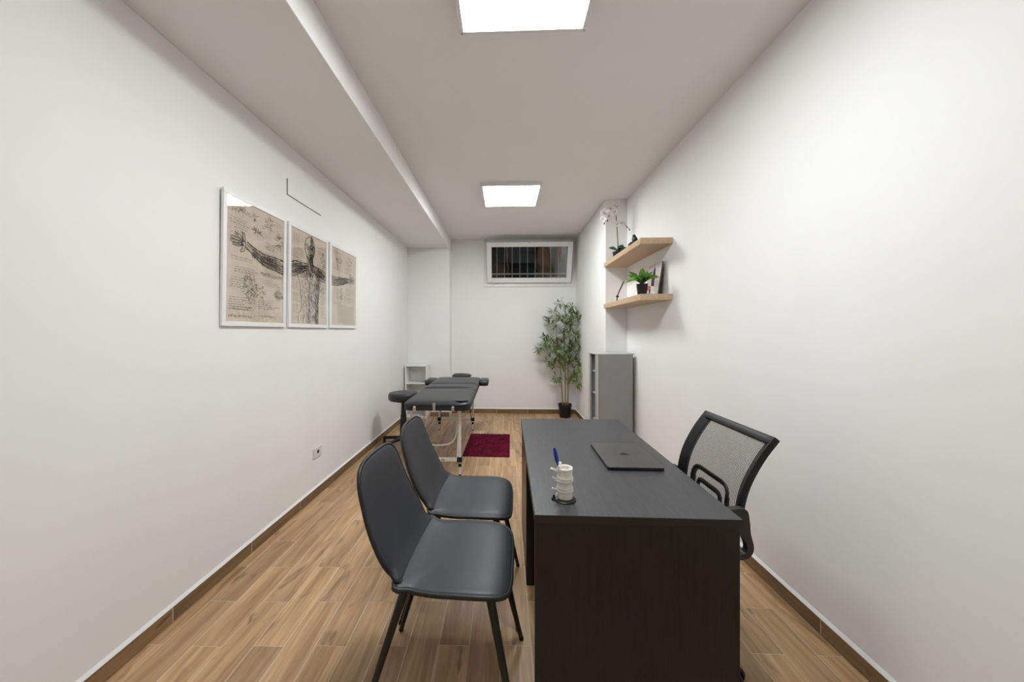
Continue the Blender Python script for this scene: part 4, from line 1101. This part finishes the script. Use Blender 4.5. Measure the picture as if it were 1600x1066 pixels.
clusters = [(330, 100), (310, 70), (395, 90), (375, 130), (270, 55), (225, 125), (190, 205), (175, 190), (205, 230), (262, 165), (275, 200), (335, 165), (370, 185), (410, 150), (415, 195), (350, 225), (300, 190), (325, 240), (290, 300), (345, 300), (370, 260), (240, 255),
            (155, 345), (200, 370), (235, 395), (120, 430), (90, 455), (110, 470), (150, 420), (185, 440), (165, 385), (245, 365), (285, 365), (300, 395), (270, 420), (320, 350), (290, 450), (245, 460),
            (240, 490), (195, 525), (175, 560), (200, 590), (235, 575), (275, 555), (305, 515), (340, 520), (285, 600), (230, 620), (330, 480), (320, 560), (260, 520),
            (420, 320), (452, 330), (440, 390), (395, 420), (380, 450), (425, 430), (400, 475), (350, 450), (360, 400), (405, 540), (430, 565), (445, 610), (390, 620), (420, 640), (400, 660), (355, 560),
            (225, 715), (265, 725), (275, 700), (385, 725), (410, 745), (365, 725), (395, 700)]
caxis = {}
fol = [MB(), MB(), MB()]; twg = [MB(), MB(), MB()]
for ci, (a, b) in enumerate(clusters):
    x_, z_ = ub(a, b)
    k = 0 if a < 270 else (1 if a < 345 else 2)
    y_ = random.uniform(-0.13, 0.10)
    if a > 400: y_ = -0.05 - random.random() * 0.2
    cn = canes[k]
    best = min(range(len(cn)), key=lambda i: abs(cn[i][1] - (b + 40)))
    rx, rz_ = ub(*cn[best]); rz_ = max(0.3, rz_)
    x_ = min(x_, XP - BX - 0.045)
    root = Vector((rx, [-.015, .0, .02][k], rz_)); c = Vector((x_, y_, z_))
    if (c - root).length < 0.45: twg[k].tube([root, (root + c) / 2 + Vector((0, 0, 0.02)), c], [0.0032, 0.0024, 0.0014], 5)
    outw = Vector((x_ - rx, y_ * 0.6, 0.0))
    outw = outw.normalized() if outw.length > 1e-3 else Vector((0, -1, 0))
    for q in range(random.randint(11, 14)):
        az = random.uniform(0, 2 * PI)
        d = Vector((math.cos(az), math.sin(az) * 0.8, random.uniform(-0.75, 0.85))) + outw * 0.55
        d.normalize(); L = random.uniform(0.085, 0.15)
        p0 = c + Vector((random.gauss(0, .016), random.gauss(0, .02), random.gauss(0, .014)))
        tip = p0 + d * L
        lim_x = XP - BX - 0.012
        if tip.x > lim_x: tip.x = lim_x - random.random() * 0.02
        if p0.x > lim_x: p0.x = lim_x - 0.03
        if tip.y > YB - BY - 0.02: tip.y = YB - BY - 0.02
        leaf_mesh(fol[k], p0, tip, random.uniform(0.022, 0.034), random.uniform(-0.004, 0.016), n=4)
for k in range(3):
    o = fol[k].build('foliage', 'bamboo_leaf', bam, recalc=False); o['kind'] = 'stuff'
    twg[k].build('twigs', 'bamboo_cane', bam)

# orchid on the upper shelf
orx, ory = 1.262, 4.03
orc = thing('orchid', 'white orchid with pink centres in a black pot on the upper shelf', 'orchid', (orx, ory, ZU))
MB().lathe([(0.0, 0.0), (0.045, 0.0), (0.058, 0.080), (0.060, 0.088), (0.056, 0.088), (0.052, 0.078), (0.0, 0.078)], 24).build('pot', 'pot_black', orc, smooth='auto')
MB().lathe([(0.0, 0.084), (0.05, 0.080), (0.05, 0.078), (0.0, 0.078)], 16).build('soil', 'soil', orc, smooth='auto')
for tip, w, bnd in (((-0.112, -0.03, 0.125), 0.058, 0.02), ((0.048, -0.02, 0.165), 0.060, 0.01), ((0.092, -0.03, 0.125), 0.052, 0.02), ((-0.02, -0.10, 0.11), 0.045, 0.03), ((0.02, 0.1, 0.12), 0.045, 0.03)):
    mb = MB(); leaf_mesh(mb, (0, 0, 0.082), tip, w, bnd, up=(0, -0.8, 0.7), n=8, fold=0.2, peak=0.6); o = mb.build('leaf', 'orchid_leaf', orc, smooth=True)
    sol = o.modifiers.new('thick', 'SOLIDIFY'); sol.thickness = 0.003
stem = catmull([(0.0, 0, 0.08), (-0.004, 0, 0.20), (-0.014, 0, 0.38), (-0.028, 0, 0.53), (-0.050, -0.01, 0.588), (-0.100, -0.02, 0.595), (-0.145, -0.03, 0.55), (-0.160, -0.03, 0.47), (-0.158, -0.03, 0.41)], 5)
MB().tube(stem, [0.0062 * (1 - 0.6 * i / (len(stem) - 1)) for i in range(len(stem))], 7).build('stem', 'orchid_stem', orc, smooth=True)
stem2 = catmull([(-0.012, 0, 0.375), (0.03, -0.01, 0.405), (0.075, -0.02, 0.375), (0.115, -0.02, 0.335)], 5)
MB().tube(stem2, [0.0034] * len(stem2), 6).build('stem', 'orchid_stem', orc, smooth=True)
def flower(c, size, face, k):
    size *= 1.3
    f = Vector(face).normalized(); a = f.cross(Vector((0, 0, 1))).normalized(); b = a.cross(f)
    mb = MB()
    for ang, ln, w in ((90, 1.0, .75), (205, .95, .7), (335, .95, .7), (20, .95, 1.05), (160, .95, 1.05)):
        an = math.radians(ang + 8 * k)
        d = a * math.cos(an) + b * math.sin(an)
        leaf_mesh(mb, Vector((0, 0, 0)), d * ln * size + f * size * 0.18, size * w, 0.004, up=f, n=6, fold=0.12, peak=0.55)
    o = mb.build('flower', 'petal_white', orc, smooth=True, loc=c)
    lp = MB(); lp.ball(f * size * 0.22, (size * .14, size * .14, size * .13), 8, 6)
    for s in (-1, 1): leaf_mesh(lp, f * size * .1, f * size * .3 + a * s * size * .2 - b * size * .12, size * .24, 0.0, up=b, n=4, fold=0.4)
    leaf_mesh(lp, f * size * .1, f * size * .3 - b * size * .3, size * .22, 0.0, up=f, n=4, fold=0.4)
    lpo = lp.build('lip', 'petal_pink', o, smooth=True); lpo.scale = (0.75, 0.75, 0.75)
for k, (c, sz, fc) in enumerate((((-0.160, -0.05, 0.505), .046, (-.3, -1, 0)), ((-0.105, -0.05, 0.555), .046, (.1, -1, -.1)), ((-0.120, -0.06, 0.470), .044, (.2, -1, -.2)), ((-0.060, -0.04, 0.560), .040, (.5, -1, .1)), ((-0.025, -0.03, 0.580), .038, (.8, -.8, .2)), ((-0.172, -0.04, 0.445), .036, (-.8, -1, -.1)), ((-0.055, -0.05, 0.520), .036, (.3, -1, -.3)), ((-0.020, -0.03, 0.385), .032, (-.2, -1, .2)), ((0.025, -0.03, 0.400), .030, (.3, -1, .3)), ((0.060, -0.03, 0.390), .022, (.3, -1, .5)))):
    flower(c, sz, fc, k)
for c, r in (((-0.150, -0.03, 0.425), .010), ((-0.160, -0.03, 0.395), .009), ((-0.128, -0.04, 0.425), .010), ((0.090, -0.02, 0.358), .008), ((0.118, -0.02, 0.328), .0095)):
    MB().ball(c, (r * .8, r * .8, r * 1.25), 10, 7).build('bud', 'bud_green', orc, smooth=True)

# leafy plant on the lower shelf
sux, suy = 1.219, 3.22
suc = thing('leafy_plant', 'small broad-leaved plant in a black pot on the lower shelf', 'plant', (sux, suy, ZL))
MB().lathe([(0.0, 0.0), (0.038, 0.0), (0.049, 0.096), (0.051, 0.100), (0.046, 0.100), (0.043, 0.092), (0.0, 0.092)], 24).build('pot', 'pot_black', suc, smooth='auto')
MB().lathe([(0.0, 0.099), (0.040, 0.096), (0.0425, 0.092), (0.0, 0.092)], 16).build('soil', 'soil', suc, smooth='auto')
for tip, w, bnd in (((-0.165, -0.02, 0.105), .042, .060), ((-0.120, 0.02, 0.185), .030, .010), ((-0.105, 0.04, 0.222), .044, .012), ((-0.085, -0.05, 0.165), .046, .030), ((-0.015, -0.05, 0.235), .050, .008), ((0.015, 0.06, 0.245), .048, .008), ((0.040, -0.03, 0.215), .040, .012), ((0.075, -0.04, 0.205), .036, .016),
                    ((0.100, 0.01, 0.185), .030, .022), ((0.115, -0.06, 0.165), .034, .034), ((0.120, -0.09, 0.145), .034, .040), ((0.05, 0.10, 0.19), .040, .022), ((-0.06, 0.11, 0.18), .040, .022), ((0.03, -0.12, 0.16), .038, .035), ((-0.04, -0.11, 0.15), .038, .035)):
    mb = MB(); leaf_mesh(mb, (0, 0, 0.095), tip, w * 1.12, bnd, up=(0, -0.75, 0.65), n=9, fold=0.20, peak=0.56)
    o = mb.build('leaf', 'succulent_leaf', suc, smooth=True)
    sol = o.modifiers.new('thick', 'SOLIDIFY'); sol.thickness = 0.0022

# picture card leaning behind the plant
PCX, PCY, PW2, PH2 = 1.345, 3.345, 0.285, 0.305
pc = thing('photo_card', 'canvas photo leaning against the wall behind the leafy plant', 'picture', (PCX, PCY, ZL))
pc.rotation_euler = (0, math.radians(8.5), math.radians(0))
MB().box((0.0, -PW2 / 2, 0.0), (0.011, PW2 / 2, PH2)).build('panel', 'card_edge', pc, bevel=0.001, seg=1)
face = MB().box((-0.0012, -PW2 / 2 + .001, 0.001), (0.0, PW2 / 2 - .001, PH2 - .001)).build('print', 'card_print', pc)
def blob(pts, m, lay):
    MB().prism([(a * PW2 - PW2 / 2, b * PH2) for a, b in pts], 0.0003, 'x', -0.0016 - lay * 0.0002).build('printed_shape', m, face)
# a figure with long brown hair in a red garment, seen from the wall side to the window side
blob([(0.30, 0.02), (0.62, 0.02), (0.60, 0.35), (0.50, 0.55), (0.34, 0.50)], 'print_pale', 0)
blob([(0.36, 0.30), (0.62, 0.34), (0.64, 0.60), (0.58, 0.80), (0.50, 0.92), (0.44, 0.84), (0.40, 0.70), (0.38, 0.5)], 'print_brown', 1)
blob([(0.60, 0.16), (0.84, 0.24), (0.90, 0.36), (0.72, 0.36), (0.58, 0.30)], 'print_red', 2)
blob([(0.58, 0.04), (0.70, 0.04), (0.72, 0.22), (0.60, 0.24)], 'print_brown', 3)

# thin stick with a knob on a pale foot
sk = thing('stick_ornament', 'thin dark stick with a round knob at the far end of the lower shelf', 'ornament', (1.245, 4.00, ZL))
MB().tube([(0.000, 0, 0.075), (0.020, 0, 0.125), (0.050, 0, 0.19), (0.072, 0, 0.238)], [0.0055, 0.006, 0.0075, 0.006], 8).build('stick', 'stick_brown', sk, smooth='auto')
MB().ball((0.000, 0, 0.066), (0.016, 0.016, 0.017)).build('knob', 'statue_black', sk, smooth=True)
MB().tube([(0.0, 0, 0.056), (-0.006, 0, 0.02), (-0.010, 0, 0.0)], [0.008, 0.006, 0.005], 8).build('post', 'statue_black', sk, smooth='auto')
for dx, dy in ((-0.030, 0.0), (0.034, 0.004), (0.0, 0.03), (0.004, -0.028)):
    MB().tube(catmull([(0.0, 0, 0.052), (dx * .7, dy * .7, 0.045), (dx, dy, 0.02), (dx * 1.15, dy * 1.15, 0.0)], 4), 0.0042, 6).build('pale_foot', 'ceramic_cream', sk, smooth='auto')

# black seated statuette on the upper shelf (one continuous body)
stt = thing('statuette', 'small black statuette of a hunched seated figure on the upper shelf', 'statuette', (1.275, 3.60, ZU))
def skinned(name, verts, edges, radii, m, parent, sub=2):
    me = bpy.data.meshes.new(name); me.from_pydata(verts, edges, []); me.update()
    o = bpy.data.objects.new(name, me); C.objects.link(o); o.parent = parent
    bm = bmesh.new(); bm.from_mesh(me); ly_ = bm.verts.layers.skin.verify()
    for v, r in zip(bm.verts, radii): v[ly_].radius = (r, r)
    bm.verts.ensure_lookup_table(); bm.verts[0][ly_].use_root = True
    bm.to_mesh(me); bm.free()
    sk_ = o.modifiers.new('skin', 'SKIN'); sk_.use_smooth_shade = True
    sb_ = o.modifiers.new('sub', 'SUBSURF'); sb_.levels = sub; sb_.render_levels = sub
    me.materials.append(MATS[m]); return o
V = [(0.016, 0, 0.052), (0.028, 0, 0.086), (0.028, 0, 0.116), (0.018, 0, 0.136), (0.010, 0, 0.148),   # pelvis..neck
     (0.002, 0, 0.164),                                                                               # head
     (-0.010, -0.014, 0.068), (-0.036, -0.016, 0.074), (-0.034, -0.016, 0.035), (-0.036, -0.016, 0.012), (-0.050, -0.017, 0.008),  # near leg
     (-0.010, 0.014, 0.066), (-0.036, 0.016, 0.074), (-0.034, 0.016, 0.035), (-0.036, 0.016, 0.012), (-0.050, 0.017, 0.008),   # far leg
     (0.020, -0.026, 0.122), (0.000, -0.028, 0.100), (-0.016, -0.018, 0.100), (-0.008, -0.008, 0.136),   # near arm to chin
     (0.020, 0.026, 0.122), (0.004, 0.028, 0.094), (-0.026, 0.018, 0.086)]
Ed = [(0, 1), (1, 2), (2, 3), (3, 4), (4, 5), (0, 6), (6, 7), (7, 8), (8, 9), (9, 10), (0, 11), (11, 12), (12, 13), (13, 14), (14, 15), (2, 16), (16, 17), (17, 18), (18, 19), (2, 20), (20, 21), (21, 22)]
Rd = [.022, .025, .027, .018, .012, .021, .012, .0105, .009, .0065, .005, .012, .0105, .009, .0065, .005, .009, .008, .006, .005, .009, .008, .006]
skinned('figure', V, Ed, Rd, 'statue_black', stt)
MB().box((-0.010, -0.022, 0.008), (0.040, 0.022, 0.042)).box((-0.058, -0.028, 0.0), (0.044, 0.028, 0.008)).build('seat_block', 'statue_black', stt, bevel=0.004)
